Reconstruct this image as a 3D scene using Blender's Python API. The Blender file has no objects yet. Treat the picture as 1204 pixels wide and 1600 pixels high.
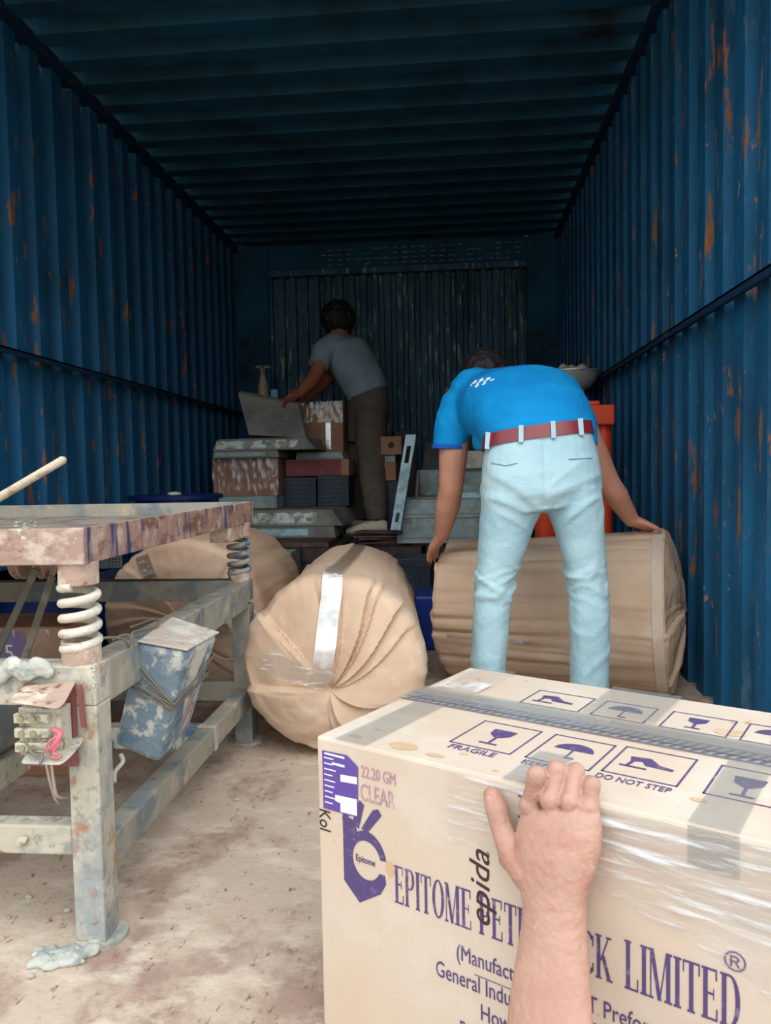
import bpy, bmesh, math, random
from mathutils import Vector, Matrix, noise, Euler
random.seed(7)
PI = math.pi
S = bpy.context.scene
COL = S.collection
# ------------------------------------------------------------------ camera
F = 1200.0
cam_d = bpy.data.cameras.new('camera'); cam = bpy.data.objects.new('camera', cam_d); COL.objects.link(cam)
CR = Matrix.Rotation(math.radians(5.01), 3, 'Z') @ Matrix.Rotation(PI/2 + math.radians(-3.0), 3, 'X') @ Matrix.Rotation(math.radians(-1.1), 3, 'Z')
CP = Vector((0, 0, .72))
cam.matrix_world = Matrix.Translation(CP) @ CR.to_4x4()
cam_d.sensor_fit = 'VERTICAL'; cam_d.sensor_height = 36; cam_d.lens = 36*F/1600; cam_d.clip_start = .02
S.camera = cam
# ------------------------------------------------------------------ sky and exposure
w = bpy.data.worlds.new('world'); S.world = w; w.use_nodes = True
wn = w.node_tree.nodes; wl = w.node_tree.links
bg = wn['Background']
tc = wn.new('ShaderNodeTexCoord'); sx = wn.new('ShaderNodeSeparateXYZ'); cr = wn.new('ShaderNodeValToRGB')
wl.new(tc.outputs['Generated'], sx.inputs[0]); wl.new(sx.outputs['Z'], cr.inputs[0]); wl.new(cr.outputs[0], bg.inputs['Color'])
cr.color_ramp.elements[0].position = 0.0; cr.color_ramp.elements[0].color = (.62, .68, .70, 1)
cr.color_ramp.elements[1].position = .5; cr.color_ramp.elements[1].color = (.95, 1.0, 1.05, 1)
bg.inputs['Strength'].default_value = 1.25
S.view_settings.view_transform = 'Standard'; S.view_settings.look = 'None'
S.view_settings.gamma = 1; S.view_settings.use_curve_mapping = False
S.view_settings.exposure = 0.62
sun_d = bpy.data.lights.new('hazy_sun', 'SUN'); sun_d.energy = .9; sun_d.angle = math.radians(50); sun_d.color = (1, .98, .96)
sun = bpy.data.objects.new('hazy_sun', sun_d); COL.objects.link(sun); sun.location = (0, -4, 6)
sun.rotation_euler = Vector((.15, -.75, .9)).to_track_quat('Z', 'Y').to_euler()

# ------------------------------------------------------------------ helpers
def at(px, py, Y):
    """world point seen at pixel (px,py) of the photo, at distance Y along the container"""
    d = CR @ Vector(((px-602)/F, (800-py)/F, -1)); return CP + d*(Y/d.y)

def srgb(r, g, b):
    def c(v):
        v /= 255
        return v/12.92 if v <= .04045 else ((v+.055)/1.055)**2.4
    return (c(r), c(g), c(b), 1)

def M(name, base, layers=(), rough=.75, metal=0, bump=(), spec=.4, coat=0):
    m = bpy.data.materials.new(name); m.use_nodes = True
    n = m.node_tree.nodes; l = m.node_tree.links; b = n['Principled BSDF']
    b.inputs['Roughness'].default_value = rough; b.inputs['Metallic'].default_value = metal
    b.inputs['Specular IOR Level'].default_value = spec; b.inputs['Coat Weight'].default_value = coat
    tc = n.new('ShaderNodeTexCoord')
    cur = None
    for L in layers:
        col, sc, lo, hi = L[:4]; st = L[4] if len(L) > 4 else (1, 1, 1); det = L[5] if len(L) > 5 else 6
        mp = n.new('ShaderNodeMapping'); mp.inputs['Scale'].default_value = st
        mp.inputs['Location'].default_value = (len(n)*1.37, len(n)*.71, 0)
        l.new(tc.outputs['Object'], mp.inputs[0])
        nz = n.new('ShaderNodeTexNoise'); nz.inputs['Scale'].default_value = sc; nz.inputs['Detail'].default_value = det
        nz.inputs['Roughness'].default_value = .62
        l.new(mp.outputs[0], nz.inputs['Vector'])
        mr = n.new('ShaderNodeMapRange'); mr.inputs[1].default_value = lo; mr.inputs[2].default_value = hi
        l.new(nz.outputs['Fac'], mr.inputs[0])
        mx = n.new('ShaderNodeMix'); mx.data_type = 'RGBA'
        l.new(mr.outputs[0], mx.inputs[0])
        if cur is None: mx.inputs[6].default_value = base
        else: l.new(cur, mx.inputs[6])
        mx.inputs[7].default_value = col; cur = mx.outputs[2]
    if cur is None: b.inputs['Base Color'].default_value = base
    else: l.new(cur, b.inputs['Base Color'])
    prev = None
    for (sc, dist, *r) in bump:
        mp = n.new('ShaderNodeMapping'); mp.inputs['Scale'].default_value = r[0] if r else (1, 1, 1)
        l.new(tc.outputs['Object'], mp.inputs[0])
        nz = n.new('ShaderNodeTexNoise'); nz.inputs['Scale'].default_value = sc; nz.inputs['Detail'].default_value = 5
        l.new(mp.outputs[0], nz.inputs['Vector'])
        bp = n.new('ShaderNodeBump'); bp.inputs['Distance'].default_value = dist; bp.inputs['Strength'].default_value = 1
        l.new(nz.outputs['Fac'], bp.inputs['Height'])
        if prev: l.new(prev, bp.inputs['Normal'])
        prev = bp.outputs[0]
    if prev: l.new(prev, b.inputs['Normal'])
    return m

def film_mat(name, fac, rough, tint=(1, 1, 1, 1), milk=0.0, scale=60, stretch=(1, 1, 1), streak=None):
    m = bpy.data.materials.new(name); m.use_nodes = True
    n = m.node_tree.nodes; l = m.node_tree.links; n.remove(n['Principled BSDF']); out = n['Material Output']
    tr = n.new('ShaderNodeBsdfTransparent'); tr.inputs[0].default_value = tint
    gl = n.new('ShaderNodeBsdfGlossy'); gl.inputs['Roughness'].default_value = rough
    df = n.new('ShaderNodeBsdfDiffuse'); df.inputs[0].default_value = (.85, .88, .9, 1)
    tc = n.new('ShaderNodeTexCoord'); mp = n.new('ShaderNodeMapping'); mp.inputs['Scale'].default_value = stretch
    nz = n.new('ShaderNodeTexNoise'); nz.inputs['Scale'].default_value = scale; nz.inputs['Detail'].default_value = 4
    bp = n.new('ShaderNodeBump'); bp.inputs['Distance'].default_value = .004
    l.new(tc.outputs['Object'], mp.inputs[0]); l.new(mp.outputs[0], nz.inputs['Vector']); l.new(nz.outputs['Fac'], bp.inputs['Height']); l.new(bp.outputs[0], gl.inputs['Normal'])
    a = n.new('ShaderNodeMixShader'); a.inputs[0].default_value = milk
    if streak:
        mp2 = n.new('ShaderNodeMapping'); mp2.inputs['Scale'].default_value = streak[0]; mp2.inputs['Rotation'].default_value = (0, streak[4], 0)
        n2 = n.new('ShaderNodeTexNoise'); n2.inputs['Scale'].default_value = streak[1]; n2.inputs['Detail'].default_value = 5
        mr = n.new('ShaderNodeMapRange'); mr.inputs[1].default_value = streak[2]; mr.inputs[2].default_value = streak[3]; mr.inputs[3].default_value = milk; mr.inputs[4].default_value = .85
        l.new(tc.outputs['Object'], mp2.inputs[0]); l.new(mp2.outputs[0], n2.inputs['Vector']); l.new(n2.outputs['Fac'], mr.inputs[0]); l.new(mr.outputs[0], a.inputs[0])
    l.new(tr.outputs[0], a.inputs[1]); l.new(df.outputs[0], a.inputs[2])
    c = n.new('ShaderNodeMixShader'); c.inputs[0].default_value = fac; l.new(a.outputs[0], c.inputs[1]); l.new(gl.outputs[0], c.inputs[2])
    l.new(c.outputs[0], out.inputs[0])
    return m

class MB:
    def __init__(s): s.b = bmesh.new()
    def poly(s, pts, flip=False):
        v = [s.b.verts.new(p) for p in pts]
        if flip: v.reverse()
        return s.b.faces.new(v)
    def box(s, lo, hi, mat=None):
        x0, y0, z0 = lo; x1, y1, z1 = hi
        v = [Vector(p) for p in ((x0,y0,z0),(x1,y0,z0),(x1,y1,z0),(x0,y1,z0),(x0,y0,z1),(x1,y0,z1),(x1,y1,z1),(x0,y1,z1))]
        if mat is not None: v = [mat @ p for p in v]
        v = [s.b.verts.new(p) for p in v]
        for f in ((0,3,2,1),(4,5,6,7),(0,1,5,4),(1,2,6,5),(2,3,7,6),(3,0,4,7)): s.b.faces.new([v[i] for i in f])
        return s
    def hexa(s, p):   # eight explicit corners, bottom ring then top ring
        v = [s.b.verts.new(q) for q in p]
        for f in ((0,3,2,1),(4,5,6,7),(0,1,5,4),(1,2,6,5),(2,3,7,6),(3,0,4,7)): s.b.faces.new([v[i] for i in f])
        return s
    def beam(s, a, b, wx, wz, up=(0, 0, 1)):
        a, b = Vector(a), Vector(b); d = (b-a).normalized(); u = Vector(up); x = d.cross(u).normalized(); u = x.cross(d)
        m = Matrix((x, d, u)).transposed().to_4x4(); m.translation = a
        return s.box((-wx/2, 0, -wz/2), (wx/2, (b-a).length, wz/2), m)
    def loft(s, rings, cap=True):
        vs = [[s.b.verts.new(p) for p in r] for r in rings]; n = len(rings[0])
        for a, b in zip(vs, vs[1:]):
            for i in range(n): s.b.faces.new((a[i], a[(i+1) % n], b[(i+1) % n], b[i]))
        if cap: s.b.faces.new(list(reversed(vs[0]))); s.b.faces.new(vs[-1])
        return s
    def tube(s, pts, r, seg=10, closed=False):
        pts = [Vector(p) for p in pts]; n = len(pts)
        rr = r if isinstance(r, (list, tuple)) else [r]*n
        rings = []; N = None
        for i, p in enumerate(pts):
            t = (pts[min(i+1, n-1)]-pts[max(i-1, 0)]).normalized()
            if N is None: N = t.orthogonal().normalized()
            else:
                N = (N-t*N.dot(t)); N = N.normalized() if N.length > 1e-6 else t.orthogonal().normalized()
            B = t.cross(N)
            rings.append([p+(N*math.cos(2*PI*k/seg)+B*math.sin(2*PI*k/seg))*rr[i] for k in range(seg)])
        return s.loft(rings)
    def cyl(s, c, r, h, seg=28, r2=None, axis='Z', inner=None):
        c = Vector(c); r2 = r if r2 is None else r2
        X, Y, Z = {'Z': ((1,0,0),(0,1,0),(0,0,1)), 'Y': ((1,0,0),(0,0,-1),(0,1,0)), 'X': ((0,1,0),(0,0,1),(1,0,0))}[axis]
        X, Y, Z = Vector(X), Vector(Y), Vector(Z)
        ring = lambda rad, hh: [c+(X*math.cos(2*PI*k/seg)+Y*math.sin(2*PI*k/seg))*rad+Z*hh for k in range(seg)]
        if inner is None: s.loft([ring(r, 0), ring(r2, h)])
        else:
            R = [ring(inner, 0), ring(r, 0), ring(r2, h), ring(inner, h)]
            s.loft(R+[R[0]], cap=False); bmesh.ops.remove_doubles(s.b, verts=s.b.verts, dist=1e-6)
        return s
    def lathe(s, c, prof, seg=40, M4=None):
        c = Vector(c); rings = []
        for r, z in prof:
            rings.append([(c if M4 is None else Vector((0,0,0)))+Vector((math.cos(2*PI*k/seg)*r, math.sin(2*PI*k/seg)*r, z)) for k in range(seg)])
        if M4 is not None: rings = [[M4 @ p for p in r] for r in rings]
        return s.loft(rings)
    def ball(s, c, r, sub=2, sc=(1, 1, 1), M3=None):
        m = Matrix.Translation(Vector(c)) @ ((M3 or Matrix.Identity(3)).to_4x4()) @ Matrix.Diagonal((r*sc[0], r*sc[1], r*sc[2], 1))
        bmesh.ops.create_icosphere(s.b, subdivisions=sub, radius=1, matrix=m); return s
    def cap(s, a, ra, b, rb, seg=14):
        a, b = Vector(a), Vector(b)
        s.ball(a, ra, 2); s.ball(b, rb, 2)
        if (b-a).length > 1e-4: s.tube([a, b], [ra, rb], seg)
        return s
    def chain(s, pts, rs, seg=14):
        for i in range(len(pts)-1): s.cap(pts[i], rs[i], pts[i+1], rs[i+1], seg)
        return s

def finish(bm, name, mats, parent=None, loc=None, smooth=False, bevel=0, local=False, rot=None, solid=0, subs=0, angle=40):
    """link the bmesh as one mesh object; verts are world unless local"""
    me = bpy.data.meshes.new(name)
    bmesh.ops.recalc_face_normals(bm, faces=bm.faces)
    if parent is None and not local:
        if loc is None:
            xs = [v.co for v in bm.verts]
            loc = Vector(((min(v.x for v in xs)+max(v.x for v in xs))/2, (min(v.y for v in xs)+max(v.y for v in xs))/2, min(v.z for v in xs)))
        bmesh.ops.translate(bm, verts=bm.verts, vec=-Vector(loc))
    elif parent is not None and not local:
        bm.transform(world_of(parent).inverted())
    bm.to_mesh(me); bm.free()
    for m in (mats if isinstance(mats, (list, tuple)) else [mats]): me.materials.append(m)
    if smooth:
        me.polygons.foreach_set('use_smooth', [True]*len(me.polygons))
        if smooth == 'auto': me.set_sharp_from_angle(angle=math.radians(angle))
    o = bpy.data.objects.new(name, me); COL.objects.link(o)
    if parent is not None: o.parent = parent
    elif loc is not None: o.location = loc
    if rot is not None: o.rotation_euler = rot
    if solid:
        md = o.modifiers.new('thickness', 'SOLIDIFY'); md.thickness = solid; md.offset = 0
    if bevel:
        md = o.modifiers.new('bevel', 'BEVEL'); md.width = bevel; md.segments = 2; md.limit_method = 'ANGLE'
    return o

def world_of(o):
    m = Matrix.Translation(o.location) @ o.rotation_euler.to_matrix().to_4x4()
    return world_of(o.parent) @ m if o.parent is not None else m

def tag(o, label, cat, group=None, kind=None):
    o['label'] = label; o['category'] = cat
    if group: o['group'] = group
    if kind: o['kind'] = kind
    return o

def root(name, loc, label, cat, rotz=0, group=None):
    o = bpy.data.objects.new(name, None); COL.objects.link(o); o.location = loc; o.rotation_euler = (0, 0, rotz)
    o.empty_display_size = .05
    return tag(o, label, cat, group)

def struct(o): o['kind'] = 'structure'; return o

def bake(o):
    """apply the modifiers of an object into its mesh"""
    dg = bpy.context.evaluated_depsgraph_get(); dg.update()
    me = bpy.data.meshes.new_from_object(o.evaluated_get(dg), preserve_all_data_layers=False, depsgraph=dg)
    mats = [m for m in o.data.materials]
    o.modifiers.clear(); o.data = me; me.materials.clear()
    for m in mats: me.materials.append(m)
    me.polygons.foreach_set('use_smooth', [True]*len(me.polygons))
    return o

def organic(mb, name, mat, voxel, parent, smooth=4, disp=None):
    """union of closed shapes grown into one continuous skin"""
    o = finish(mb.b, name, mat, parent)
    md = o.modifiers.new('skin', 'REMESH'); md.mode = 'VOXEL'; md.voxel_size = voxel; md.adaptivity = 0
    if smooth:
        sm = o.modifiers.new('soft', 'SMOOTH'); sm.iterations = smooth; sm.factor = .5
    bake(o)
    if disp:
        me = o.data; wm = world_of(parent) if parent is not None else Matrix.Identity(4); wi = wm.inverted()
        ns = [Vector(v.normal) for v in me.vertices]
        for v, nn in zip(me.vertices, ns):
            p = wm @ v.co; q = disp(p, nn)
            if isinstance(q, Vector): v.co = wi @ q
            else: v.co = v.co + nn*q
        me.update()
    return o

def N3(p, sc=1.0, off=0.0): return noise.noise(Vector((p[0]*sc+off, p[1]*sc+off*1.7, p[2]*sc-off)))

# ------------------------------------------------------------------ materials
rust = srgb(150, 82, 48); rust2 = srgb(120, 62, 42)
m_wall = M('blue_paint_wall', srgb(26, 92, 132), [(srgb(20, 70, 98), 3.5, .45, .7, (1, 1, .5)), (srgb(70, 104, 118), 26, .60, .76, (1, 1, .25)), (srgb(140, 92, 64), 11, .605, .64, (1.6, 1.6, .45), 10), (srgb(168, 120, 88), 34, .69, .72, (1, 1, .4), 8), (srgb(60, 58, 54), 30, .67, .72, (1, 1, .12))], rough=.65, bump=[(60, .002)], spec=.25)
m_wallr = M('blue_paint_wall_rusty', srgb(24, 98, 140), [(srgb(20, 74, 104), 3.5, .45, .7, (1, 1, .5)), (srgb(84, 116, 126), 26, .57, .74, (1, 1, .22)), (srgb(146, 98, 70), 11, .605, .64, (2.0, 2.0, .38), 10), (srgb(172, 128, 96), 30, .66, .69, (1, 1, .4), 8), (srgb(70, 62, 54), 34, .64, .70, (1, 1, .1))], rough=.65, bump=[(60, .002)], spec=.25)
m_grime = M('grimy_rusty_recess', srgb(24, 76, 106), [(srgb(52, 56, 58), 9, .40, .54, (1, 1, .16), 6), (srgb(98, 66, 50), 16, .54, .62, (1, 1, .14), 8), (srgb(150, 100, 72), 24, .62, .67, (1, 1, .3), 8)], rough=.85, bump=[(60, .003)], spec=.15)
m_ceil = M('blue_paint_ceiling', srgb(36, 92, 122), [(srgb(26, 66, 86), 3, .45, .7), (srgb(120, 72, 52), 16, .69, .73, (.5, 1, 1), 8), (srgb(44, 46, 34), 2.2, .6, .72)], rough=.75, spec=.2)
m_back = M('blue_paint_endwall', srgb(66, 106, 124), [(srgb(34, 70, 88), 4, .45, .65, (1, 1, .4)), (srgb(170, 180, 158), 18, .58, .66, (2, 1, .3), 8), (srgb(110, 106, 80), 9, .62, .70, (1, 1, .5))], rough=.6, spec=.3)
m_rail = M('dark_blue_rail', srgb(12, 50, 78), [(srgb(90, 80, 66), 22, .6, .7, (1, .4, 1)), (rust, 14, .68, .72)], rough=.6)
m_louv = M('slot_light_louver', srgb(190, 205, 200), [(srgb(90, 110, 115), 30, .4, .6)], rough=.6)  # pale tone stands in for faint light through the vent slots
m_floor = M('dusty_bed', srgb(192, 174, 156), [(srgb(160, 136, 122), 5, .47, .60, (1.2, 1, 1), 9), (srgb(124, 98, 84), 38, .60, .70, (2.2, 1, 1), 8), (srgb(208, 194, 176), 9, .52, .66, (1, 1.5, 1), 7), (srgb(112, 88, 76), 90, .66, .72), (srgb(214, 198, 180), 60, .66, .74)], rough=.95, bump=[(9, .004), (70, .002)], spec=.15)
m_ground = M('earth', srgb(150, 125, 98), [(srgb(120, 96, 74), 1.5, .45, .6)], rough=1)
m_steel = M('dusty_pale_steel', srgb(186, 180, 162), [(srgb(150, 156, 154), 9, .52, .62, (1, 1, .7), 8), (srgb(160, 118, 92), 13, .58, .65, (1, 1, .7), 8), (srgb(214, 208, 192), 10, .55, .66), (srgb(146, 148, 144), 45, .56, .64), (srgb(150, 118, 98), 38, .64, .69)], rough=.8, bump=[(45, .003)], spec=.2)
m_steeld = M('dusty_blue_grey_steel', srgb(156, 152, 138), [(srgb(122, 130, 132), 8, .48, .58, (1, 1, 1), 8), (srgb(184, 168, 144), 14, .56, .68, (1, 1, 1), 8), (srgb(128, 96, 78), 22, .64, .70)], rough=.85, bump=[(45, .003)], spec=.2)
m_rustiron = M('rusted_tray_iron', srgb(168, 142, 130), [(srgb(134, 102, 92), 14, .50, .62, (1, .8, 2.2), 9), (srgb(198, 182, 168), 22, .50, .62, (1, .8, 1.6), 8), (srgb(212, 204, 190), 60, .60, .68)], rough=.9, bump=[(40, .003)], spec=.15)
m_blued = M('rusted_iron_blue_drips', srgb(162, 130, 118), [(srgb(126, 90, 82), 12, .48, .58, (1, .8, 2.2), 9), (srgb(190, 168, 152), 20, .52, .64), (srgb(62, 70, 108), 6, .54, .62, (1, 4, .6), 6)], rough=.9, bump=[(40, .003)], spec=.15)
m_dust = M('grey_dust', srgb(156, 146, 134), [(srgb(122, 112, 104), 8, .48, .6), (srgb(188, 178, 164), 22, .58, .7)], rough=1, bump=[(60, .004)], spec=.05)
m_rustcup = M('rusted_cup', srgb(178, 154, 138), [(srgb(212, 198, 178), 16, .5, .6), (srgb(126, 76, 56), 30, .56, .66)], rough=.9, bump=[(50, .004)])
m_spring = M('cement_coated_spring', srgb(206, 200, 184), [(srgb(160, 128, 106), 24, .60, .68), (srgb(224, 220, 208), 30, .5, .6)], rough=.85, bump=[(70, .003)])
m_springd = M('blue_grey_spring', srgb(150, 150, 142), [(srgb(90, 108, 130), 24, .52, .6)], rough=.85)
m_cement = M('pale_cement', srgb(186, 188, 178), [(srgb(150, 156, 154), 14, .5, .6), (srgb(212, 210, 198), 40, .56, .66)], rough=.95, bump=[(50, .006)], spec=.1)
m_bluebox = M('scuffed_blue_box', srgb(118, 138, 152), [(srgb(78, 104, 128), 9, .52, .62, (1, 1, 1), 8), (srgb(196, 198, 190), 40, .52, .60, (1, 1, .7), 10), (srgb(206, 202, 190), 9, .56, .62, (1, 1, .7), 10), (srgb(190, 150, 120), 7, .63, .7)], rough=.7, bump=[(60, .003)])
m_boxtop = M('dusty_box_end', srgb(188, 174, 160), [(srgb(208, 206, 196), 14, .48, .6), (srgb(110, 118, 122), 30, .6, .68)], rough=.9, bump=[(60, .003)])
m_wire = M('dull_wire', srgb(128, 120, 106), rough=.6, metal=.2)
m_cable = M('dirty_pale_cable', srgb(186, 180, 162), rough=.8)
m_pink = M('pink_insulation', srgb(212, 112, 128), rough=.5)
m_redrod = M('maroon_rod', srgb(140, 84, 84), rough=.7)
m_term = M('terminal_block', srgb(196, 192, 172), [(srgb(140, 132, 112), 60, .5, .6)], rough=.7)
m_brass = M('dull_screw', srgb(176, 168, 140), rough=.45, metal=.6)
m_belt = M('grey_rubber_belt', srgb(112, 110, 98), [(srgb(140, 136, 122), 20, .5, .6)], rough=.85)
m_mesh = M('grey_grille', srgb(122, 122, 114), rough=.8)
m_darkmetal = M('dark_metal', srgb(52, 54, 54), [(srgb(80, 78, 70), 12, .5, .65)], rough=.7)
m_kraft = M('kraft_paper_wrap', srgb(212, 184, 158), [(srgb(200, 170, 142), 3, .42, .62), (srgb(220, 196, 172), 6, .52, .68), (srgb(150, 116, 88), 30, .72, .76)], rough=.68, bump=[(4, .004, (1, 1, 1)), (120, .0005)], spec=.3)
m_kraftd = M('kraft_paper_wrap_dull', srgb(198, 168, 142), [(srgb(182, 150, 124), 3, .42, .62), (srgb(208, 180, 154), 6, .52, .68)], rough=.7, bump=[(4, .005)], spec=.25)
m_carton = M('pale_printed_carton', srgb(206, 192, 176), [(srgb(202, 182, 160), 2.5, .4, .65), (srgb(214, 202, 188), 6, .5, .7), (srgb(190, 150, 104), 14, .70, .72, (1, 1, 1), 3), (srgb(170, 140, 110), 60, .70, .75)], rough=.7, bump=[(2.5, .006), (200, .0003)], spec=.25)
m_stain = M('oil_stain', srgb(196, 168, 132), [(srgb(206, 186, 158), 30, .45, .65)], rough=.7)
m_purple = M('purple_print', srgb(88, 74, 118), [(srgb(150, 130, 158), 90, .56, .72)], rough=.7, spec=.15)
m_purplef = M('faded_purple_print', srgb(176, 140, 156), [(srgb(204, 172, 160), 60, .5, .62)], rough=.7, spec=.15)
m_black = M('black_marker', srgb(58, 42, 42), rough=.7)
m_label = M('purple_label', srgb(96, 74, 154), rough=.45)
m_white = M('white_label', srgb(240, 240, 244), rough=.5)
m_tapegrey = film_mat('clear_parcel_tape', .16, .14, tint=(.84, .84, .82, 1), milk=.14, scale=40)
m_tapebrown = film_mat('brown_parcel_tape', .14, .12, tint=(.62, .56, .48, 1), milk=.08, scale=30)
m_tapeclear = film_mat('glossy_clear_tape', .34, .16, tint=(.95, .93, .90, 1), milk=.10, scale=12, streak=((1, 1, 1), 10, .50, .62, 0))  # white streak mask paints the tape's highlight into its colour
m_film = film_mat('stretch_film', .10, .14, tint=(1, 1, 1, 1), milk=.06, scale=26, stretch=(1, 1, 5), streak=((1, 1, 9), 9, .53, .66, .22))  # film haze, plus diffuse white streaks painted in for glints on wrinkles
m_filmd = film_mat('stretch_film_far', .10, .18, tint=(.97, .97, .97, 1), milk=.04, scale=14, stretch=(3, 1, 1), streak=((4, 1, 1), 9, .60, .74, 0))
m_concrete = M('pale_teal_slab', srgb(156, 172, 172), [(srgb(128, 138, 134), 5, .45, .6), (srgb(180, 188, 180), 14, .55, .68)], rough=.9, bump=[(30, .004)], spec=.15)
m_slabtop = M('grey_slab', srgb(140, 138, 128), [(srgb(114, 114, 106), 4, .45, .6), (srgb(140, 138, 126), 16, .56, .68)], rough=.92, bump=[(30, .004)], spec=.15)
m_rough = M('broken_white_edge', srgb(216, 226, 222), [(srgb(160, 166, 150), 16, .50, .58, (1, 1, 1), 9)], rough=.95, bump=[(25, .02)], spec=.1)
m_lightblue = M('pale_blue_strip', srgb(176, 208, 218), [(srgb(146, 172, 180), 18, .5, .6)], rough=.8, bump=[(40, .004)])
m_crate = M('blue_black_crate', srgb(34, 50, 64), [(srgb(50, 66, 78), 6, .5, .65)], rough=.5)
m_crated = M('dusty_dark_crate', srgb(48, 46, 50), [(srgb(72, 60, 56), 5, .45, .6), (srgb(96, 84, 76), 22, .6, .7)], rough=.8)
m_maroon = M('maroon_panel', srgb(128, 64, 70), [(srgb(158, 84, 84), 16, .58, .68)], rough=.7)
m_browncard = M('brown_carton', srgb(168, 124, 96), [(srgb(150, 106, 80), 4, .45, .62), (srgb(186, 148, 118), 10, .55, .7)], rough=.75)
m_darkcard = M('dark_carton', srgb(74, 62, 54), [(srgb(58, 50, 46), 4, .45, .62)], rough=.85)
m_plank = M('dark_plank', srgb(96, 74, 66), [(srgb(64, 52, 50), 14, .45, .6, (.4, 2, 1)), (srgb(122, 98, 84), 24, .58, .68)], rough=.85)
m_orange = M('orange_plastic', srgb(236, 74, 34), [(srgb(214, 60, 34), 5, .5, .7)], rough=.45, spec=.5)
m_chrome = M('polished_bowl', srgb(214, 214, 206), rough=.28, metal=.45)
m_cloth = M('crumpled_white_cloth', srgb(206, 200, 186), [(srgb(170, 158, 138), 14, .5, .65)], rough=.9, bump=[(20, .01)])
m_blueplastic = M('royal_blue_plastic', srgb(24, 64, 160), [(srgb(20, 46, 110), 5, .5, .65)], rough=.4)
m_navy = M('navy_lid', srgb(22, 38, 84), rough=.35)
m_wood = M('pale_stick_wood', srgb(206, 188, 166), [(srgb(170, 150, 130), 30, .5, .62)], rough=.9, bump=[(60, .003)])
m_skin = M('skin_tan', srgb(188, 132, 108), [(srgb(204, 146, 122), 8, .45, .62), (srgb(168, 106, 86), 13, .58, .72)], rough=.55, bump=[(160, .0006)], spec=.4)
m_skinh = M('skin_light', srgb(178, 138, 120), [(srgb(188, 150, 132), 12, .45, .62), (srgb(174, 122, 106), 18, .54, .70), (srgb(204, 168, 148), 40, .64, .72)], rough=.55, bump=[(190, .0008)], spec=.4)
m_skin2 = M('skin_brown', srgb(160, 98, 72), rough=.6)
m_nail = M('fingernail', srgb(198, 156, 138), rough=.5)
m_hair = M('black_hair', srgb(22, 18, 20), [(srgb(38, 32, 34), 60, .5, .6)], rough=.6, bump=[(90, .006)])
m_shirt = M('bright_blue_jersey', srgb(16, 142, 206), [(srgb(14, 128, 194), 4, .45, .6)], rough=.85, bump=[(9, .010), (240, .0006)], spec=.15)
m_cuff = M('royal_blue_cuff', srgb(24, 90, 190), rough=.85)
m_pants = M('pale_blue_trousers', srgb(176, 208, 216), [(srgb(162, 198, 210), 4, .42, .6), (srgb(190, 208, 204), 7, .58, .72)], rough=.9, bump=[(12, .012), (220, .0006)], spec=.1)
m_beltl = M('oxblood_leather', srgb(128, 40, 52), rough=.35, spec=.6)
m_greyshirt = M('grey_tee', srgb(136, 156, 164), [(srgb(120, 138, 146), 5, .45, .6)], rough=.9, bump=[(9, .01)])
m_olive = M('olive_trousers', srgb(104, 94, 82), [(srgb(88, 80, 70), 5, .45, .6)], rough=.9, bump=[(10, .012)])
m_shoe = M('cream_shoe', srgb(222, 214, 190), [(srgb(184, 174, 150), 18, .55, .65)], rough=.8)
m_sole = M('dark_sole', srgb(84, 78, 70), rough=.9)
m_bright = M('pale_bottle', srgb(178, 158, 128), [(srgb(140, 116, 88), 20, .5, .6)], rough=.4)
m_paleblue = M('pale_blue_cap', srgb(150, 180, 214), rough=.6)

# ------------------------------------------------------------------ container
XL, XR, YB, Y0, HC = -1.575, .775, 5.7, 1.55, 2.40
def corrugated(name, mat, a, b, hgt_vec, out, pitch, depth, phase=0.0, grime=None):
    """sheet from a to b extruded along hgt_vec; ribs bulge to -out (into the room) at 'a' plane"""
    a, b, H, out = Vector(a), Vector(b), Vector(hgt_vec), Vector(out)
    d = (b-a).normalized(); L = (b-a).length
    pts = []; x = -phase
    while x < L:
        for t, o in ((0, 0), (.44, 0), (.50, 1), (.88, 1), (1.0, 0)):
            pts.append((x+t*pitch, o))
        x += pitch
    mb = MB(); prev = None
    for x, o in pts:
        x = min(max(x, 0), L)
        p = a+d*x+out*(depth*o); q = p+H
        cur = (mb.b.verts.new(p), mb.b.verts.new(q))
        if prev and (cur[0].co-prev[0].co).length > 1e-5:
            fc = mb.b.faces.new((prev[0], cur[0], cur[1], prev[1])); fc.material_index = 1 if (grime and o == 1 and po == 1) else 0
        prev = cur; po = o
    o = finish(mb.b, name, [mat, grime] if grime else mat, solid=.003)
    return struct(o)
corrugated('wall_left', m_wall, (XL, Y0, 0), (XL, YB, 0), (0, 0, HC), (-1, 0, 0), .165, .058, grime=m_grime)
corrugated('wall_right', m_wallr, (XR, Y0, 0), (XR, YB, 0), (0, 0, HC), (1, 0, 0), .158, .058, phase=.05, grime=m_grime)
corrugated('ceiling', m_ceil, (XL-.04, Y0, HC), (XL-.04, YB, HC), (XR-XL+.08, 0, 0), (0, 0, 1), .19, .058)
corrugated('wall_back', m_back, (XL+.22, YB, 0), (XR-.20, YB, 0), (0, 0, 2.2), (0, 1, 0), .088, .045)
struct(finish(MB().box((XL-.05, -.25, -.12), (XR+.05, YB+.08, 0)).b, 'floor', m_floor))
struct(finish(MB().box((XL-.04, YB-.03, 0), (XL+.24, YB+.06, HC)).b, 'trim_1', m_ceil, bevel=.005))
struct(finish(MB().box((XR-.22, YB-.03, 0), (XR+.04, YB+.06, HC)).b, 'trim_2', m_ceil, bevel=.005))
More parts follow.
